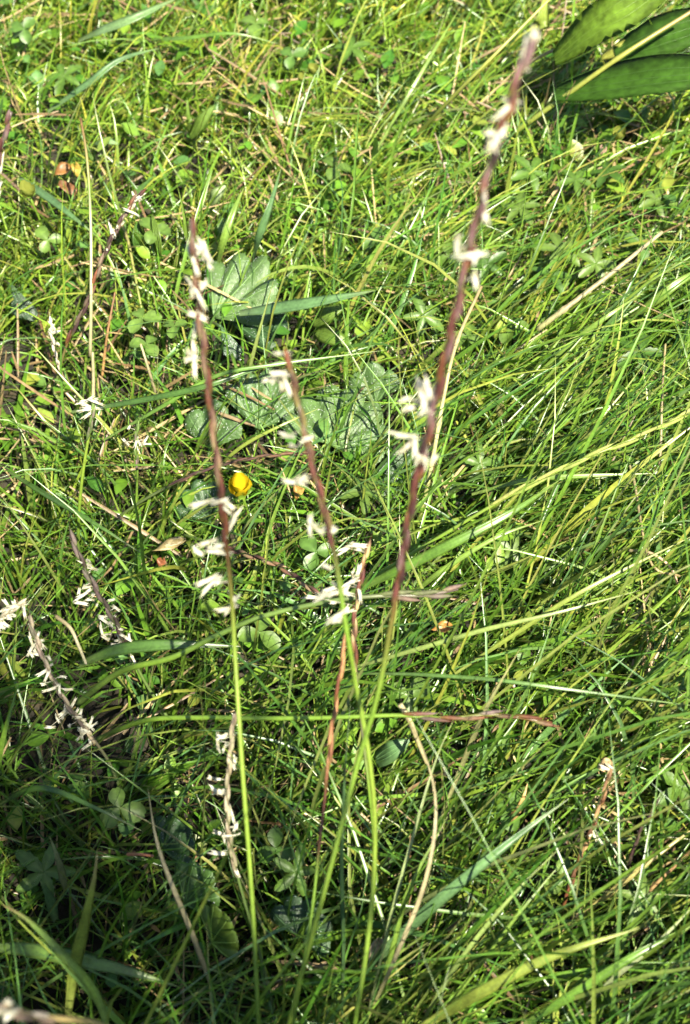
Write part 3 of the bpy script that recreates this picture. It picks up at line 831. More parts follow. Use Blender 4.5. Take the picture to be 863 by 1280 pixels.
leaf_blade('dark green blade running level under the big round leaf', [(90, 515, 2), (180, 500, 4), (260, 482, 5), (340, 455, 5), (400, 447, 4.6)], 2.4, GD, roll=0.5)
leaf_blade('thin yellowish blade crossing the lower middle leaves, rising right', [(255, 600, 2), (300, 560, 4), (345, 535, 5), (400, 510, 5)], 1.4, GY, roll=0.7)
leaf_blade('slim upright green blade below the right fan leaf', [(452, 640, 2), (458, 590, 4), (465, 540, 5.2)], 1.5, GY, roll=1.2)
leaf_blade('thin dark blade rising through the right fan leaf', [(418, 560, 1.5), (432, 520, 3), (450, 480, 4.4), (465, 440, 5)], 1.4, GD, roll=1.0)
leaf_blade('blue-green blade standing between the red spike and middle stalk', [(428, 1275, 1), (430, 1180, 4), (428, 1070, 7), (432, 960, 9), (438, 880, 10)], 2.0, GB, roll=1.2)
leaf_blade('light green blade leaning right beside the tallest stalk foot', [(470, 1275, 1), (492, 1180, 4), (512, 1110, 6), (560, 1020, 7)], 2.0, G2, roll=0.9)
leaf_blade('thin pale blade fanning from the bottom centre to the right', [(520, 1290, 2), (575, 1200, 4.5), (640, 1120, 6), (700, 1060, 6.4)], 1.7, (0.16, 0.22, 0.06), roll=0.8)
leaf_blade('second thin pale blade fanning right, bottom centre', [(540, 1285, 2), (600, 1205, 4), (650, 1140, 5.4), (705, 1075, 5.8)], 1.5, G2, roll=0.8)
leaf_blade('silvery narrow blade rising right in the bottom right corner', [(720, 1270, 2), (770, 1220, 4), (820, 1180, 5), (870, 1130, 5)], 1.7, (0.22, 0.26, 0.13), roll=0.6)
leaf_blade('broad green blade low in the bottom right corner', [(640, 1290, 2), (720, 1240, 4), (800, 1190, 5), (880, 1150, 5)], 3.0, G1, roll=0.7)
leaf_blade('straw-tinted blade above the bottom right corner', [(720, 1150, 2), (770, 1110, 3.6), (820, 1070, 4.4), (875, 1030, 4.6)], 2.0, (0.30, 0.26, 0.09), roll=0.6)
leaf_blade('curled brown withered blade right of the arching white one', [(626, 1030, 1.5), (644, 1018, 2.6), (654, 998, 3.4), (660, 978, 3.6)], 2.4, (0.34, 0.22, 0.08), roll=0.6, mat=M_STRAW)
leaf_blade('wide green blade lying at the right edge, upper half', [(785, 400, 2), (820, 375, 3.4), (850, 352, 4), (890, 330, 4)], 4.0, G2, roll=0.5)
leaf_blade('long pale green blade below the long straw at right', [(660, 480, 2), (720, 425, 4), (760, 395, 5), (805, 365, 5.2)], 2.4, G2, roll=0.6)
leaf_blade('soft green blade crossing level under the seed spike at right', [(590, 618, 3), (660, 600, 4.6), (720, 595, 5), (815, 592, 5)], 2.0, G2, roll=0.5)
leaf_blade('long thin blade rising left of the tallest stalk in the upper middle', [(425, 330, 2), (440, 260, 4), (445, 180, 5), (452, 100, 5.2)], 1.7, G1, roll=1.0)
leaf_blade('long fine blade leaning right near the top centre', [(470, 190, 2), (510, 120, 4), (545, 60, 5), (575, 10, 5.4)], 1.9, G2, roll=0.8)
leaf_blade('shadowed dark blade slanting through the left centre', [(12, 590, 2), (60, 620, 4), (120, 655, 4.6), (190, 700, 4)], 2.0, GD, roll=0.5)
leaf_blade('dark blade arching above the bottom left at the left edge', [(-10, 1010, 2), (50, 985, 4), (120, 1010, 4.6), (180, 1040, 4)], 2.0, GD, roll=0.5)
leaf_blade('pale short blade standing in the dark lower left', [(82, 1112, 1.5), (74, 1080, 3), (62, 1045, 4)], 2.6, (0.19, 0.22, 0.10), roll=0.8)
leaf_blade('bluish short blade beside the pale short one, lower left', [(70, 1150, 1.5), (60, 1120, 2.8), (50, 1100, 3.6)], 3.6, GB, roll=0.7)

straw('long pale straw lying across the right side, pointing up right', [(672, 412, 3.4), (705, 387, 4.2), (765, 341, 5), (828, 290, 5.6)], 2.4, [(0, (0.3, 0.3, 0.12)), (0.2, SP), (1, SP)], nodes=(0.2,))
straw('thin jointed straw standing right of the tallest stalk', [(522, 660, 1), (538, 590, 3.4), (556, 490, 5.6), (572, 425, 6.4), (602, 358, 7)], 1.9, [(0, GY), (0.3, (0.42, 0.40, 0.18)), (1, ST)], nodes=(0.45, 0.75))
straw('yellowish bare stem rising right behind the top of the tallest stalk', [(520, 170, 2), (565, 122, 5), (615, 72, 7), (690, -4, 8.4)], 1.9, [(0, GY), (1, (0.3, 0.3, 0.07))], name='grass_stem')
straw('thick jointed yellow stem leading to the top right corner', [(640, 168, 2), (700, 125, 4), (780, 68, 6.2), (875, 8, 7.4)], 2.6, [(0, GY), (0.6, (0.25, 0.26, 0.05)), (1, (0.27, 0.2, 0.07))], name='grass_stem', nodes=(0.6,))
straw('pale dry straw right of the tallest stalk tip', [(655, 82, 3), (690, 64, 4.4), (738, 50, 5)], 1.8, [(0, SP), (1, ST)])
straw('upright pale stem with brown top at the upper left', [(113, 445, 1.5), (114, 380, 3.4), (114, 300, 5), (112, 240, 6), (108, 190, 6.8), (101, 148, 7.2)], 1.5, [(0, SP), (0.55, (0.36, 0.38, 0.2)), (0.68, G2), (0.76, (0.24, 0.22, 0.08)), (1, BR)], name='grass_stem', nodes=(0.7,))
straw('bent pale straw at the right edge, above the long grass', [(770, 560, 1), (790, 590, 2.6), (812, 700, 4), (850, 720, 3.6)], 1.4, [(0, SP), (1, ST)])
straw('pale hooked straw lying right of centre near the edge', [(786, 688, 3), (815, 692, 3.6), (840, 712, 3.4), (852, 748, 2.6)], 1.3, [(0, SP), (1, (0.5, 0.3, 0.2))])
straw('thin upright straw at the right edge', [(822, 620, 1.5), (826, 560, 3), (828, 490, 4), (832, 430, 4.6)], 1.3, [(0, SP), (1, ST)])
straw('whitish straw standing at the left, under the brown slanting spike', [(116, 520, 1), (117, 480, 2), (116, 440, 3)], 1.8, [(0, SP), (1, SP)])
straw('thin brown straw leaning in the left, right of the pale stem', [(128, 470, 1), (134, 420, 2.6), (144, 365, 3.8)], 1.3, [(0, (0.35, 0.2, 0.08)), (1, BR)])
straw('pale thin straw lying over dark turf left of the left stalk', [(165, 506, 3), (195, 498, 3.8), (236, 490, 4)], 1.6, [(0, SP), (1, ST)])
straw('white straw tip pointing up beside the pale anther tuft', [(196, 495, 1.5), (190, 475, 2.6), (183, 452, 3.4), (176, 430, 3.8)], 1.5, [(0, SP), (1, SP)])
straw('short reddish stub in the dark lower left', [(160, 1068, 4), (176, 1068, 4.4), (192, 1070, 4.6)], 1.2, [(0, (0.4, 0.16, 0.08)), (1, (0.3, 0.12, 0.06))])
straw('white-tipped straw hanging from the lower brown spike', [(500, 880, 6), (512, 900, 5.6), (522, 925, 5), (534, 955, 4)], 2.0, [(0, SP), (1, (0.35, 0.3, 0.15))])
straw('reddish dry stem leaning at the far lower right', [(790, 1140, 1.5), (820, 1105, 3), (868, 1060, 4)], 1.4, [(0, ST), (1, (0.4, 0.22, 0.1))])
straw('pale stem crossing the left foreground from the fluffy spike to the dark grass', [(70, 770, 5), (88, 785, 5.2), (98, 806, 5), (108, 830, 4.2)], 1.5, [(0, ST), (1, (0.4, 0.38, 0.25))])
straw('thin pale stem slanting up left of the top centre', [(150, 275, 2), (160, 300, 2.6), (170, 350, 2.4), (180, 400, 1.5)], 1.4, [(0, ST), (1, GY)])

# ------------------------------------------------------------------ round pleated leaves
def fan_leaf(label, base, tip, z0, z1, span, lobes, col, width=1.0, cup=0.18, dew=120, roll=0.0, group='hairy round pleated leaves', mat=None, clear=0.66):
    """a pleated, lobed, toothed leaf: base = where the stalk meets it, tip = end of the middle lobe"""
    b = P(base[0], base[1], z0); t = P(tip[0], tip[1], z1)
    ax = t - b; R = ax.length
    s, u = frame(ax)
    if u.z < 0: u = -u; s = -s
    s2 = s * math.cos(roll) + u * math.sin(roll); u2 = u * math.cos(roll) - s * math.sin(roll)
    ax.normalize()
    org = b.copy()
    root = thing('lobed_leaf', label, 'leaf', org, group)
    toward = (Vector((0, 0, CAM_H)) - b).normalized()
    mid_ = b + ax * R * 0.5
    for k_ in (0.004, 0.018, 0.034):
        open_spot(mid_ + toward * k_, R * 0.62, clear)
    NA, NR = lobes * 10, 8
    ang = math.radians(span)
    def surf(f, r):
        th = (f - 0.5) * ang
        ph = f * lobes
        lob = abs(math.sin(math.pi * ph))
        teeth = 0.03 * abs(math.sin(math.pi * ph * 5))
        edge = R * (0.84 + 0.16 * lob ** 0.55 + teeth * 0.8) * (1 - 0.22 * abs(f - 0.5) * 2)
        rr = r * edge
        pleat = 0.11 * R * (lob - 0.5) * r * (1.1 - 0.3 * r)
        z = pleat - cup * R * r * r * (0.4 + 1.2 * (f - 0.5) ** 2) + 0.10 * R * r
        z += R * 0.02 * math.sin(9 * r + 11 * f) * r
        return b + ax * (math.cos(th) * rr) + s2 * (math.sin(th) * rr * width) + u2 * z
    V, F, C = [], [], []
    th_ = 0.00018
    for layer in (0, 1):
        for i in range(NA + 1):
            f = i / NA
            for j in range(NR + 1):
                r = 0.03 + 0.97 * j / NR
                V.append(surf(f, r) - u2 * th_ * layer)
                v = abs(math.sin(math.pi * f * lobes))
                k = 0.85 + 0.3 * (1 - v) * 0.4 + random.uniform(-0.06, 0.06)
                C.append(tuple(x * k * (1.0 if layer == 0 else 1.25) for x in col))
    n1 = (NA + 1) * (NR + 1)
    for layer in (0, 1):
        for i in range(NA):
            for j in range(NR):
                a = layer * n1 + i * (NR + 1) + j
                q = (a, a + 1, a + NR + 2, a + NR + 1)
                F.append(q if layer == 0 else q[::-1])
    for i in range(NA):
        a = i * (NR + 1) + NR
        F.append((a, a + n1, a + NR + 1 + n1, a + NR + 1))
    lb_ = mesh_obj('leaf_blade', V, F, mat or M_HAIRY, root, C, org)
    for k in range(lobes):
        f = (k + 0.5) / lobes
        pts = [surf(f, r) + u2 * 0.0001 for r in np.linspace(0.03, 0.93, 8)]
        add('vein', tube_data(pts, lambda q: 0.00034 * (1 - 0.7 * q), 5, lambda q: tuple(min(1, x * 1.9 + 0.03) for x in col)), M_HERB, lb_, org)
    g = Vector((b.x - ax.x * 0.02, b.y - ax.y * 0.02, ground_z(b.x, b.y)))
    add('leaf_stalk', tube_data(spline([g, (g + b) * 0.5 - ax * 0.004, b], 8), 0.0007, 6, lambda q: lerp3((0.2, 0.1, 0.05), col, q)), M_STEM, root, org)
    if dew:
        D = []
        tmpl = [(0, 0, 1), (1, 0, 0.1), (0, 1, 0.1), (-1, 0, 0.1), (0, -1, 0.1)]
        Vd, Fd = [], []
        for k in range(dew):
            f = random.random(); r = random.uniform(0.15, 1.0) ** 0.6
            p = surf(f, r) + u2 * 0.00005
            q = random.uniform(0.00008, 0.00020)
            o = len(Vd)
            for (x, y, z) in tmpl:
                Vd.append(p + s2 * x * q + ax * y * q + u2 * z * q)
            Fd += [(o, o + 1, o + 2), (o, o + 2, o + 3), (o, o + 3, o + 4), (o, o + 4, o + 1)]
        d = mesh_obj('dew_drops', Vd, Fd, M_DEW, lb_, None, org)
        d['kind'] = 'stuff'
    return root
HL = (0.085, 0.155, 0.042); HD = (0.030, 0.074, 0.022); HM = (0.062, 0.124, 0.032)  # HL as sunlit; HM and HD darker, shade put into the leaf colour
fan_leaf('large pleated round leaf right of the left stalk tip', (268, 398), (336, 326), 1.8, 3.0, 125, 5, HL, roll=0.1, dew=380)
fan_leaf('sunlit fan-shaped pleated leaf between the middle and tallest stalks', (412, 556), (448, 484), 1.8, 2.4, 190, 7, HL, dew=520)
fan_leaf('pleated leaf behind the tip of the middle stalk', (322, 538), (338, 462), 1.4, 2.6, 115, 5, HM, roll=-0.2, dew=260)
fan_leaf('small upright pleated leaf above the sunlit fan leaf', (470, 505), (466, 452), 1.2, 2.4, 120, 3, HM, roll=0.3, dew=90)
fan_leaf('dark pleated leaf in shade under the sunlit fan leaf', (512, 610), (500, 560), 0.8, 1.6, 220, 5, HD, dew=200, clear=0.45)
fan_leaf('folded dark leaf edge just below the large pleated leaf', (282, 395), (365, 414), 1.6, 2.2, 60, 3, HD, roll=-0.5, dew=120)
fan_leaf('narrow hairy leaf hanging under the large pleated leaf', (276, 408), (298, 452), 2.6, 1.8, 50, 3, HD, roll=0.4, dew=160)
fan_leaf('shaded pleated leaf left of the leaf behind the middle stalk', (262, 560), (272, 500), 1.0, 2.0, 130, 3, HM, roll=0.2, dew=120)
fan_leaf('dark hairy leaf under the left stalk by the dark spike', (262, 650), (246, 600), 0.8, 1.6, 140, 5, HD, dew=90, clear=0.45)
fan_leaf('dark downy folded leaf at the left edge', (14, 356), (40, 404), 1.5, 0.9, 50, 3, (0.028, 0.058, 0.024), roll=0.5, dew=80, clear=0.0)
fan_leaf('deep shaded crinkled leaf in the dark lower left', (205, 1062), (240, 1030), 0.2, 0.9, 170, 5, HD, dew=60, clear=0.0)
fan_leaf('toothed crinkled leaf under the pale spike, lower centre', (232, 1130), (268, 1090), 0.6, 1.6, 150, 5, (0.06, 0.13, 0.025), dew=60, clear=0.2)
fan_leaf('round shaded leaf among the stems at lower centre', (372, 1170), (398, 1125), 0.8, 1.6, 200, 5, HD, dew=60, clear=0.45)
fan_leaf('light crinkled leaf at the foot of the left stalk', (265, 1178), (290, 1146), 0.8, 2.0, 160, 5, G2, dew=0, mat=M_HERB)

# ------------------------------------------------------------------ smooth broad leaves
def smooth_leaf(label, path, width_mm, col, roll=0.2, fold=0.15, name='broad_leaf', group='smooth broad leaves', veins=3):
    pts = spline([P(*p) for p in path], 18)
    org = pts[0].copy()
    roll = facing_roll(pts, roll)
    root = thing(name, label, 'leaf', org, group)
    toward = (Vector((0, 0, CAM_H)) - org).normalized()
    for f_ in (4, 9, 14):
        for k_ in (0.005, 0.016):
            open_spot(pts[f_] + toward * k_, min(width_mm * 0.0006 + 0.001, 0.009), 0.85 if width_mm < 12 else 0.7)
    prof = lambda f: max(0.05, math.sin(math.pi * (0.06 + 0.92 * f) ** 0.85) ** 0.75)
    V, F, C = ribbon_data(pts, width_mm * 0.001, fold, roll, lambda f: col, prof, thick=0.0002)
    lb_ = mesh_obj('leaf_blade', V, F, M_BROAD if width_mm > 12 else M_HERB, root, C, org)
    cv = tuple(min(1, x * (1.6 if width_mm < 12 else 1.15) + 0.008) for x in col)
    n = len(pts)
    for k in range(veins):
        q = (k - (veins - 1) / 2) * 0.36
        vp = []
        for i, p in enumerate(pts):
            f = i / (n - 1)
            s, u = frame(pts[min(i + 1, n - 1)] - pts[max(i - 1, 0)])
            s2 = s * math.cos(roll) + u * math.sin(roll); u2 = u * math.cos(roll) - s * math.sin(roll)
            w = width_mm * 0.0005 * prof(f)
            vp.append(p + s2 * w * q + u2 * (w * fold * abs(q) * 0.67 + 0.00004))
        add('vein', tube_data(vp[:-1], 0.00016, 4, lambda f: cv), M_HERB, lb_, org)
    return root
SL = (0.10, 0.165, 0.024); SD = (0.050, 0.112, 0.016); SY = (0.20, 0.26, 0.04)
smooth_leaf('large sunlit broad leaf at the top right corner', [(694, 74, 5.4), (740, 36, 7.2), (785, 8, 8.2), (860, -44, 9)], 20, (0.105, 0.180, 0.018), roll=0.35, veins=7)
smooth_leaf('large shaded broad leaf at the right edge near the top', [(694, 118, 4), (770, 104, 5.4), (850, 94, 6.4), (960, 92, 6.8)], 24, (0.034, 0.086, 0.009), roll=0.1, veins=7)  # darker base green stands in for the shade on this leaf
smooth_leaf('broad leaf behind the sunlit one in the top right corner', [(770, 70, 4.4), (835, 44, 5.4), (930, 16, 6)], 22, (0.034, 0.086, 0.009), roll=0.2, veins=7)  # same darkened green, shade painted in
smooth_leaf('yellow-green pointed leaf right above the tallest stalk tip', [(668, 62, 3), (676, 30, 5), (684, -10, 6)], 9, SY, roll=0.8)
smooth_leaf('small yellowish leaf under the large sunlit broad leaf', [(752, 72, 4), (778, 60, 4.6), (806, 44, 4.8)], 6, (0.26, 0.27, 0.05), roll=0.5)
smooth_leaf('low broad leaf lit in front of the shaded one, top right', [(745, 98, 3), (775, 92, 3.6), (812, 86, 3.6)], 6, SL, roll=0.3)
smooth_leaf('upright pointed leaf left of its twin in the upper left', [(238, 166, 2), (236, 148, 3), (234, 122, 3.8)], 4.6, SL, roll=1.1)
smooth_leaf('slanting pointed leaf right of its twin in the upper left', [(238, 172, 2), (252, 152, 3), (268, 132, 3.6)], 6, SL, roll=0.8)
smooth_leaf('pale oval leaf beneath the brown slanting spike tip', [(262, 256, 2), (270, 244, 2.6), (282, 232, 2.8)], 6, (0.16, 0.22, 0.08), roll=0.6)
smooth_leaf('broad leaf left of the left stalk tip', [(200, 322, 2), (196, 296, 3), (190, 268, 3.4)], 8, SL, roll=1.0)
smooth_leaf('second broad leaf left of the left stalk tip, darker', [(176, 318, 1.6), (172, 298, 2.4), (172, 278, 2.8)], 8, SD, roll=0.9)
smooth_leaf('oval leaf right of the big round leaf, upper', [(392, 405, 2), (412, 392, 2.8), (432, 382, 3)], 7, SL, roll=0.4)
smooth_leaf('pointed leaf right of the big round leaf, lower', [(396, 415, 2), (418, 422, 2.6), (440, 430, 2.4)], 8, SL, roll=0.4)
smooth_leaf('small upright leaf at the right of the tallest stalk, upper third', [(706, 178, 2), (706, 164, 3), (707, 152, 3.6)], 5, SL, roll=1.0)
smooth_leaf('oval leaf beside the tiny red leaf tip, centre right', [(622, 425, 2), (626, 410, 2.6), (634, 396, 2.8)], 6, SY, roll=0.8)
smooth_leaf('reddish tipped small leaf at centre right', [(626, 522, 2), (626, 506, 2.8), (625, 490, 3)], 4.5, (0.15, 0.15, 0.05), roll=0.9)
smooth_leaf('left leaf of an upright dark pair above the weathered brown spike', [(738, 950, 2), (728, 930, 3), (720, 905, 3.6)], 5, SD, roll=1.0)
smooth_leaf('right leaf of an upright dark pair above the weathered brown spike', [(742, 950, 2), (750, 928, 3), (754, 905, 3.6)], 5, SD, roll=1.0)
smooth_leaf('broad leaf lying at the upper left corner', [(14, 48, 2), (26, 38, 3), (42, 22, 3.4)], 7, (0.13, 0.20, 0.08), roll=0.4)
smooth_leaf('shining narrow leaf at the upper left by the pale stem', [(118, 180, 2), (132, 176, 2.8), (148, 180, 2.8)], 5, (0.14, 0.22, 0.09), roll=0.2)
smooth_leaf('ribbed pale leaf low between the stalks at bottom centre', [(470, 950, 1.6), (490, 938, 2.6), (512, 925, 2.8)], 8, GB, roll=0.3)

# ------------------------------------------------------------------ trefoils and finger leaves
def palm_plant(label, px, py, z, n, lf_mm, wid, col, name, cat, spread=2 * math.pi, rot=0.0, notch=False, teeth=0, droop=0.25, group=None):
    c = P(px, py, z)
    root = thing(name, label, cat, Vector((c.x, c.y, ground_z(c.x, c.y))), group)
    org = root.location.copy()
    add('leaf_stalk', tube_data(spline([org, (org + c) * 0.5 + Vector((random.uniform(-.003, .003), random.uniform(-.003, .003), 0)), c], 7), 0.00045, 5, lambda f: lerp3(STEMG, col, f)), M_STEM, root, org)
    for k_ in (0.004, 0.013):
        open_spot(c + (Vector((0, 0, CAM_H)) - c).normalized() * k_, lf_mm * 0.0008, 0.8)
    tiltv = Vector((random.uniform(-.35, .35), random.uniform(-.55, .15), 1)).normalized()
    q = Vector((0, 0, 1)).rotation_difference(tiltv)
    for k in range(n):
        a = rot + spread * (k / n if spread > 6.2 else (k / max(1, n - 1) - 0.5))
        L = lf_mm * 0.001 * random.uniform(0.85, 1.1)
        d = q @ Vector((math.cos(a), math.sin(a), 0)); s = q @ Vector((-math.sin(a), math.cos(a), 0)); u = tiltv
        V, F, C = [], [], []
        K = 9
        for layer in (0, 1):
            for i in range(K):
                f = i / (K - 1)
                w = L * wid * 0.5 * max(0.05, math.sin(math.pi * (0.03 + 0.93 * f) ** (1.0 if not notch else 1.25)) ** 0.62)
                if teeth and f > 0.25 and f < 0.95:
                    w *= 1 + (0.12 if i % 2 else -0.10)
                p = c + d * (L * (0.04 + f)) + u * (L * (0.10 * f - droop * f * f)) - u * 0.00012 * layer
                e = u * w * 0.30
                V += [p - s * w + e, p - s * w * 0.5 + e * 0.35, p - (d * L * 0.05 if notch and i == K - 1 else Vector((0, 0, 0))), p + s * w * 0.5 + e * 0.35, p + s * w + e]
                mk = 1.0 if not notch else 1.0 + 0.5 * math.exp(-((f - 0.55) / 0.09) ** 2)
                C += [col, tuple(x * mk for x in col), tuple(min(1, x * 1.25) for x in col), tuple(x * mk for x in col), col]
        n1 = K * 5
        for layer in (0, 1):
            for i in range(K - 1):
                for j in range(4):
                    b = layer * n1 + i * 5 + j
                    qd = (b, b + 1, b + 6, b + 5)
                    F.append(qd if layer == 0 else qd[::-1])
        mesh_obj('leaflet', V, F, M_HERB, root, C, org)
    return root

TREF = [
 (192, 288, 3.0, 'clover leaf above the pale oval leaves, left of the left stalk'), (218, 408, 3.2, 'clover leaf touching the left stalk spike on its left'), (184, 430, 2.8, 'clover leaf left of the left stalk, under the bright clover'),
 (178, 398, 2.6, 'small clover leaf between the pale stem and left stalk'), (365, 70, 2.6, 'clover leaf near the top edge, left of centre'), (30, 36, 3.2, 'rounded clover leaf in the upper left corner'),
 (585, 420, 2.2, 'clover leaf right of the thin jointed straw'), (640, 410, 2.4, 'clover leaf under the long pale straw'), (560, 320, 2.0, 'clover leaf hidden behind the tallest stalk spike'), (470, 300, 2.4, 'clover leaf in the upper centre'),
 (325, 790, 2.2, 'clover leaf right of the left stalk, mid height'), (395, 690, 2.4, 'clover leaf left of the middle stalk anthers'), (635, 1010, 2.2, 'clover leaf in the long grass, lower right'), (705, 1100, 2.0, 'clover leaf left of the weathered brown spike foot'),
 (150, 1010, 2.0, 'clover leaf in the dark lower left'), (800, 305, 2.4, 'clover leaf beside the tip of the long pale straw'), (510, 870, 2.0, 'clover leaf between the level brown spikes'), (60, 300, 2.4, 'clover leaf below the yellow bud, upper left'),
 (345, 1060, 1.2, 'clover leaf between left stalk and red spike, lower centre'), (320, 30, 2.4, 'clover leaf close under the top edge'), (420, 210, 2.2, 'clover leaf in the upper middle, left of the thin blade')]
for (x, y, z, lb) in TREF:
    cc = random.choice([(0.085, 0.15, 0.025), (0.10, 0.17, 0.03), (0.07, 0.14, 0.025)])
    palm_plant(lb, x, y, z, 3, random.uniform(6.0, 8.0), 0.85, cc, 'clover', 'clover', rot=random.uniform(0, 6), notch=True, group='clover leaves in the turf')
FING = [
 (700, 312, 3.0, 'finger-leaved herb right of the tallest stalk, topmost of its row'), (745, 330, 2.8, 'finger-leaved herb next right of the topmost finger-leaved one'), (690, 345, 2.6, 'finger-leaved herb below the topmost one at right'),
 (720, 225, 3.0, 'finger-leaved herb under the small upright leaf at right'), (665, 215, 2.8, 'finger-leaved herb beside the tallest stalk, upper right'), (760, 215, 3.0, 'finger-leaved herb near the yellow buds at right'),
 (650, 260, 2.6, 'finger-leaved herb close right of the tall spike'), (455, 615, 2.6, 'bright finger-leaved herb under the sunlit fan leaf'), (820, 250, 2.6, 'finger-leaved herb at the right edge, upper'), (800, 440, 2.4, 'finger-leaved herb below the wide blade at the right edge'),
 (600, 580, 2.4, 'finger-leaved herb right of the jointed straw foot'), (530, 395, 2.2, 'finger-leaved herb left of the tallest stalk, upper centre'), (790, 585, 2.4, 'finger-leaved herb under the seed spike at right'), (55, 1090, 1.8, 'finger-leaved herb in the lower left shade'),
 (805, 1125, 2.8, 'finger-leaved herb by the thin dark spike, lower right'), (370, 1090, 2.4, 'finger-leaved herb among stems at lower centre'), (610, 330, 2.2, 'finger-leaved herb under the tall spike bend'), (850, 985, 2.4, 'finger-leaved herb at the right edge, lower'),
 (440, 60, 2.4, 'finger-leaved herb near the top edge in the middle'), (80, 95, 2.4, 'finger-leaved herb in the upper left'), (640, 690, 2.0, 'finger-leaved herb low in the long grass at right')]
for (x, y, z, lb) in FING:
    cc = random.choice([(0.09, 0.15, 0.024), (0.075, 0.145, 0.02), SD])
    palm_plant(lb, x, y, z, 5, random.uniform(8.0, 10.5), 0.42, cc, 'finger_leaved_herb', 'herb', rot=random.uniform(0, 6), teeth=1, group='finger-leaved herbs in the turf')

# ------------------------------------------------------------------ yellow flower and buds
def bud(label, px, py, z, r_mm, col, petals, name, cat, spread=0.55, group=None):
    c = P(px, py, z)
    org = Vector((c.x, c.y, ground_z(c.x, c.y)))
    root = thing(name, label, cat, org, group)
    add('stem', tube_data(spline([org, (org + c) * 0.5 + Vector((0.002, 0, 0)), c], 8), 0.0005, 5, lambda f: STEMG), M_STEM, root, org)
    R = r_mm * 0.001
    for k_ in (0.002, 0.010, 0.02):
        open_spot(c + (Vector((0, 0, CAM_H)) - c).normalized() * k_, R * 1.3, 0.97)
    for k in range(petals):
        a = 2 * math.pi * k / petals + 0.3
        q_ = random.uniform(0.75, 1.2); h_ = random.uniform(0.8, 1.25); cl_ = random.uniform(60, 100)
        d = Vector((math.cos(a), math.sin(a), 0)); s = Vector((-math.sin(a), math.cos(a), 0))
        V, F, C = [], [], []
        for i in range(7):
            f = i / 6
            el = math.radians(10 + cl_ * f)            # cupped upwards and closing over
            p = c + d * (R * spread * 1.6 * math.sin(el) * q_) + Vector((0, 0.25 * R * f, R * 1.5 * f * h_)) + s * (R * 0.12 * math.sin(7 * f + k))
            w = R * 0.85 * max(0.12, math.sin(math.pi * (0.12 + 0.72 * f)))
            for j in range(5):
                g = (j - 2) / 2
                V.append(p + s * w * g - d * w * 0.35 * g * g); C.append(tuple(x * (1 - 0.15 * abs(g)) for x in col))
        for i in range(6):
            for j in range(4):
                b = i * 5 + j
                F.append((b, b + 1, b + 6, b + 5))
        mesh_obj('petal', V, F, M_PETAL, root, C, org)
    for k in range(4):
        a = 2 * math.pi * k / 4
        d = Vector((math.cos(a), math.sin(a), 0))
        add('sepal', lens_data(c - Vector((0, 0, R * 0.1)), c + d * R * 0.95 + Vector((0, 0, R * 0.5)), R * 0.7, R * 0.15, Vector((0, 0, 1)), lambda f: STEMG), M_HERB, root, org)
    return root
bud('closed bright yellow flower beside the left stalk', 302, 617, 3.6, 4.3, (0.52, 0.36, 0.010), 5, 'yellow_flower', 'flower')
BY = (0.19, 0.21, 0.04)
for (x, y, z, r, lb) in [(37, 245, 3.6, 3.2, 'greenish yellow bud at the upper left edge'), (392, 92, 3.4, 2.6, 'pale yellow-green bud near the top, right one of two'), (377, 101, 3.2, 1.8, 'smaller grey-green bud near the top, left one of two'),
                         (825, 214, 3.2, 2.6, 'yellow-green bud at the right edge, upper'), (772, 174, 3.4, 2.8, 'yellow bud among finger-leaved herbs at the upper right'), (547, 68, 3.0, 2.0, 'tiny yellow bud left of the tallest stalk tip'), (748, 110, 3.0, 2.6, 'yellow-green bud before the shaded broad leaf, top right')]:
    bud(lb, x, y, z, r, BY, 6, 'flower_bud', 'bud', 0.6, 'small yellow-green buds')

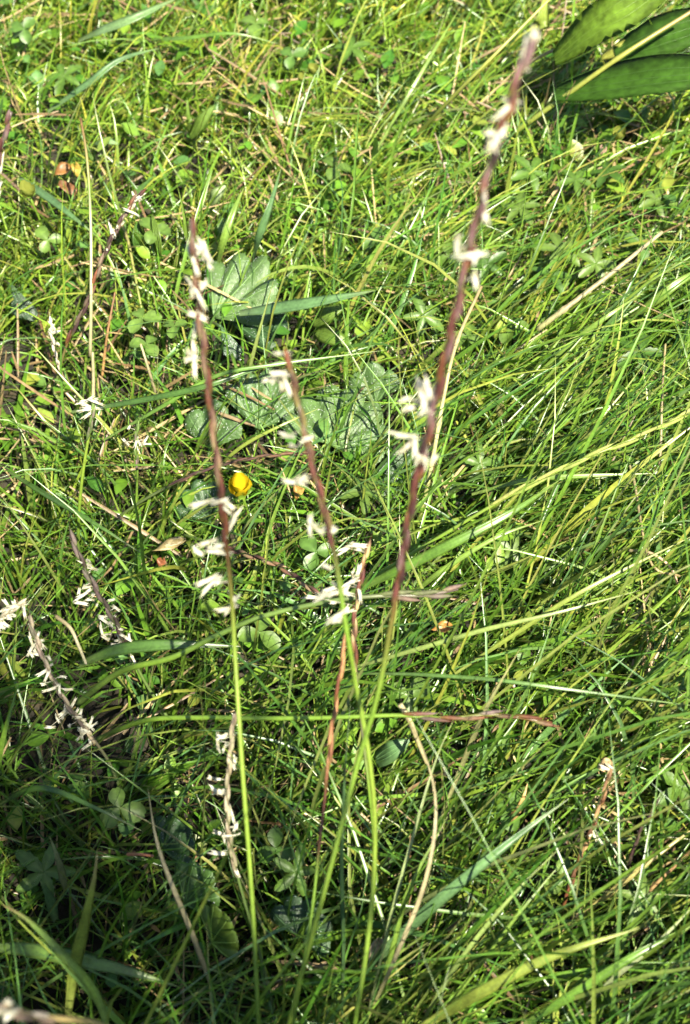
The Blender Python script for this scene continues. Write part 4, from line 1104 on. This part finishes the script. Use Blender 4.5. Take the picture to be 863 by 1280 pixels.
# ------------------------------------------------------------------ withered leaves on the ground
def dead_leaf(label, px, py, z, L_mm, W_mm, col, az):
    c = P(px, py, z)
    for k_ in (0.002, 0.012):
        open_spot(c + (Vector((0, 0, CAM_H)) - c).normalized() * k_, L_mm * 0.0006, 0.9)
    d = Vector((math.cos(az), math.sin(az), 0.15)).normalized(); s, u = frame(d)
    V, F, C = [], [], []
    n, m = 8, 5
    for i in range(n):
        f = i / (n - 1)
        w = W_mm * 0.0005 * max(0.08, math.sin(math.pi * (0.05 + 0.9 * f)) ** 0.7)
        for j in range(m):
            g = (j - 2) / 2
            V.append(c + d * (f - 0.5) * L_mm * 0.001 + s * w * g + u * (w * 0.7 * g * g + 0.0012 * math.sin(5 * f + g * 2)))
            k = random.uniform(0.7, 1.2)
            C.append(tuple(x * k for x in col))
    for i in range(n - 1):
        for j in range(m - 1):
            b = i * m + j
            F.append((b, b + 1, b + m + 1, b + m))
    o = mesh_obj('withered_leaf', V, F, M_STRAW, None, C, c)
    o.location = c
    md = o.modifiers.new('thickness', 'SOLIDIFY'); md.thickness = 0.0002
    return tag(o, label, 'dead leaf', 'withered leaves')
dead_leaf('orange withered leaf at the upper left', 78, 214, 2.4, 9, 5, (0.22, 0.105, 0.03), 0.6)
dead_leaf('yellow withered leaf right of the orange one', 96, 212, 2.4, 7, 4, (0.32, 0.23, 0.04), 1.9)
dead_leaf('brown withered leaf below the orange one', 84, 236, 1.8, 10, 6, (0.17, 0.08, 0.035), 2.6)
dead_leaf('straw-coloured broken leaf piece left of the left stalk', 212, 682, 3.0, 13, 3.4, (0.24, 0.19, 0.08), 0.3)
dead_leaf('reddish leaf scrap left of the left stalk', 202, 704, 2.4, 4, 3, (0.22, 0.08, 0.035), 1.4)
dead_leaf('yellow and brown leaf scrap under the middle stalk', 374, 612, 2.4, 8, 4, (0.28, 0.16, 0.04), 1.4)
dead_leaf('pinkish pale leaf scrap right of the tallest stalk', 754, 188, 2.8, 5, 3.2, (0.32, 0.22, 0.15), 1.3)
dead_leaf('orange leaf scrap behind the level grey brown spike', 552, 785, 2.6, 8, 3.4, (0.36, 0.17, 0.04), 0.1)
dead_leaf('rusty leaf scrap at the lower right edge', 845, 905, 2.0, 9, 5, (0.30, 0.13, 0.05), 0.8)
dead_leaf('round tan husk topping the weathered brown spike', 757, 958, 5.0, 5, 4, (0.45, 0.32, 0.16), 0.2)
dead_leaf('tan leaf piece low at the foot of the middle stalk', 470, 1190, 2.0, 9, 4, (0.42, 0.32, 0.2), 1.2)

build_turf()
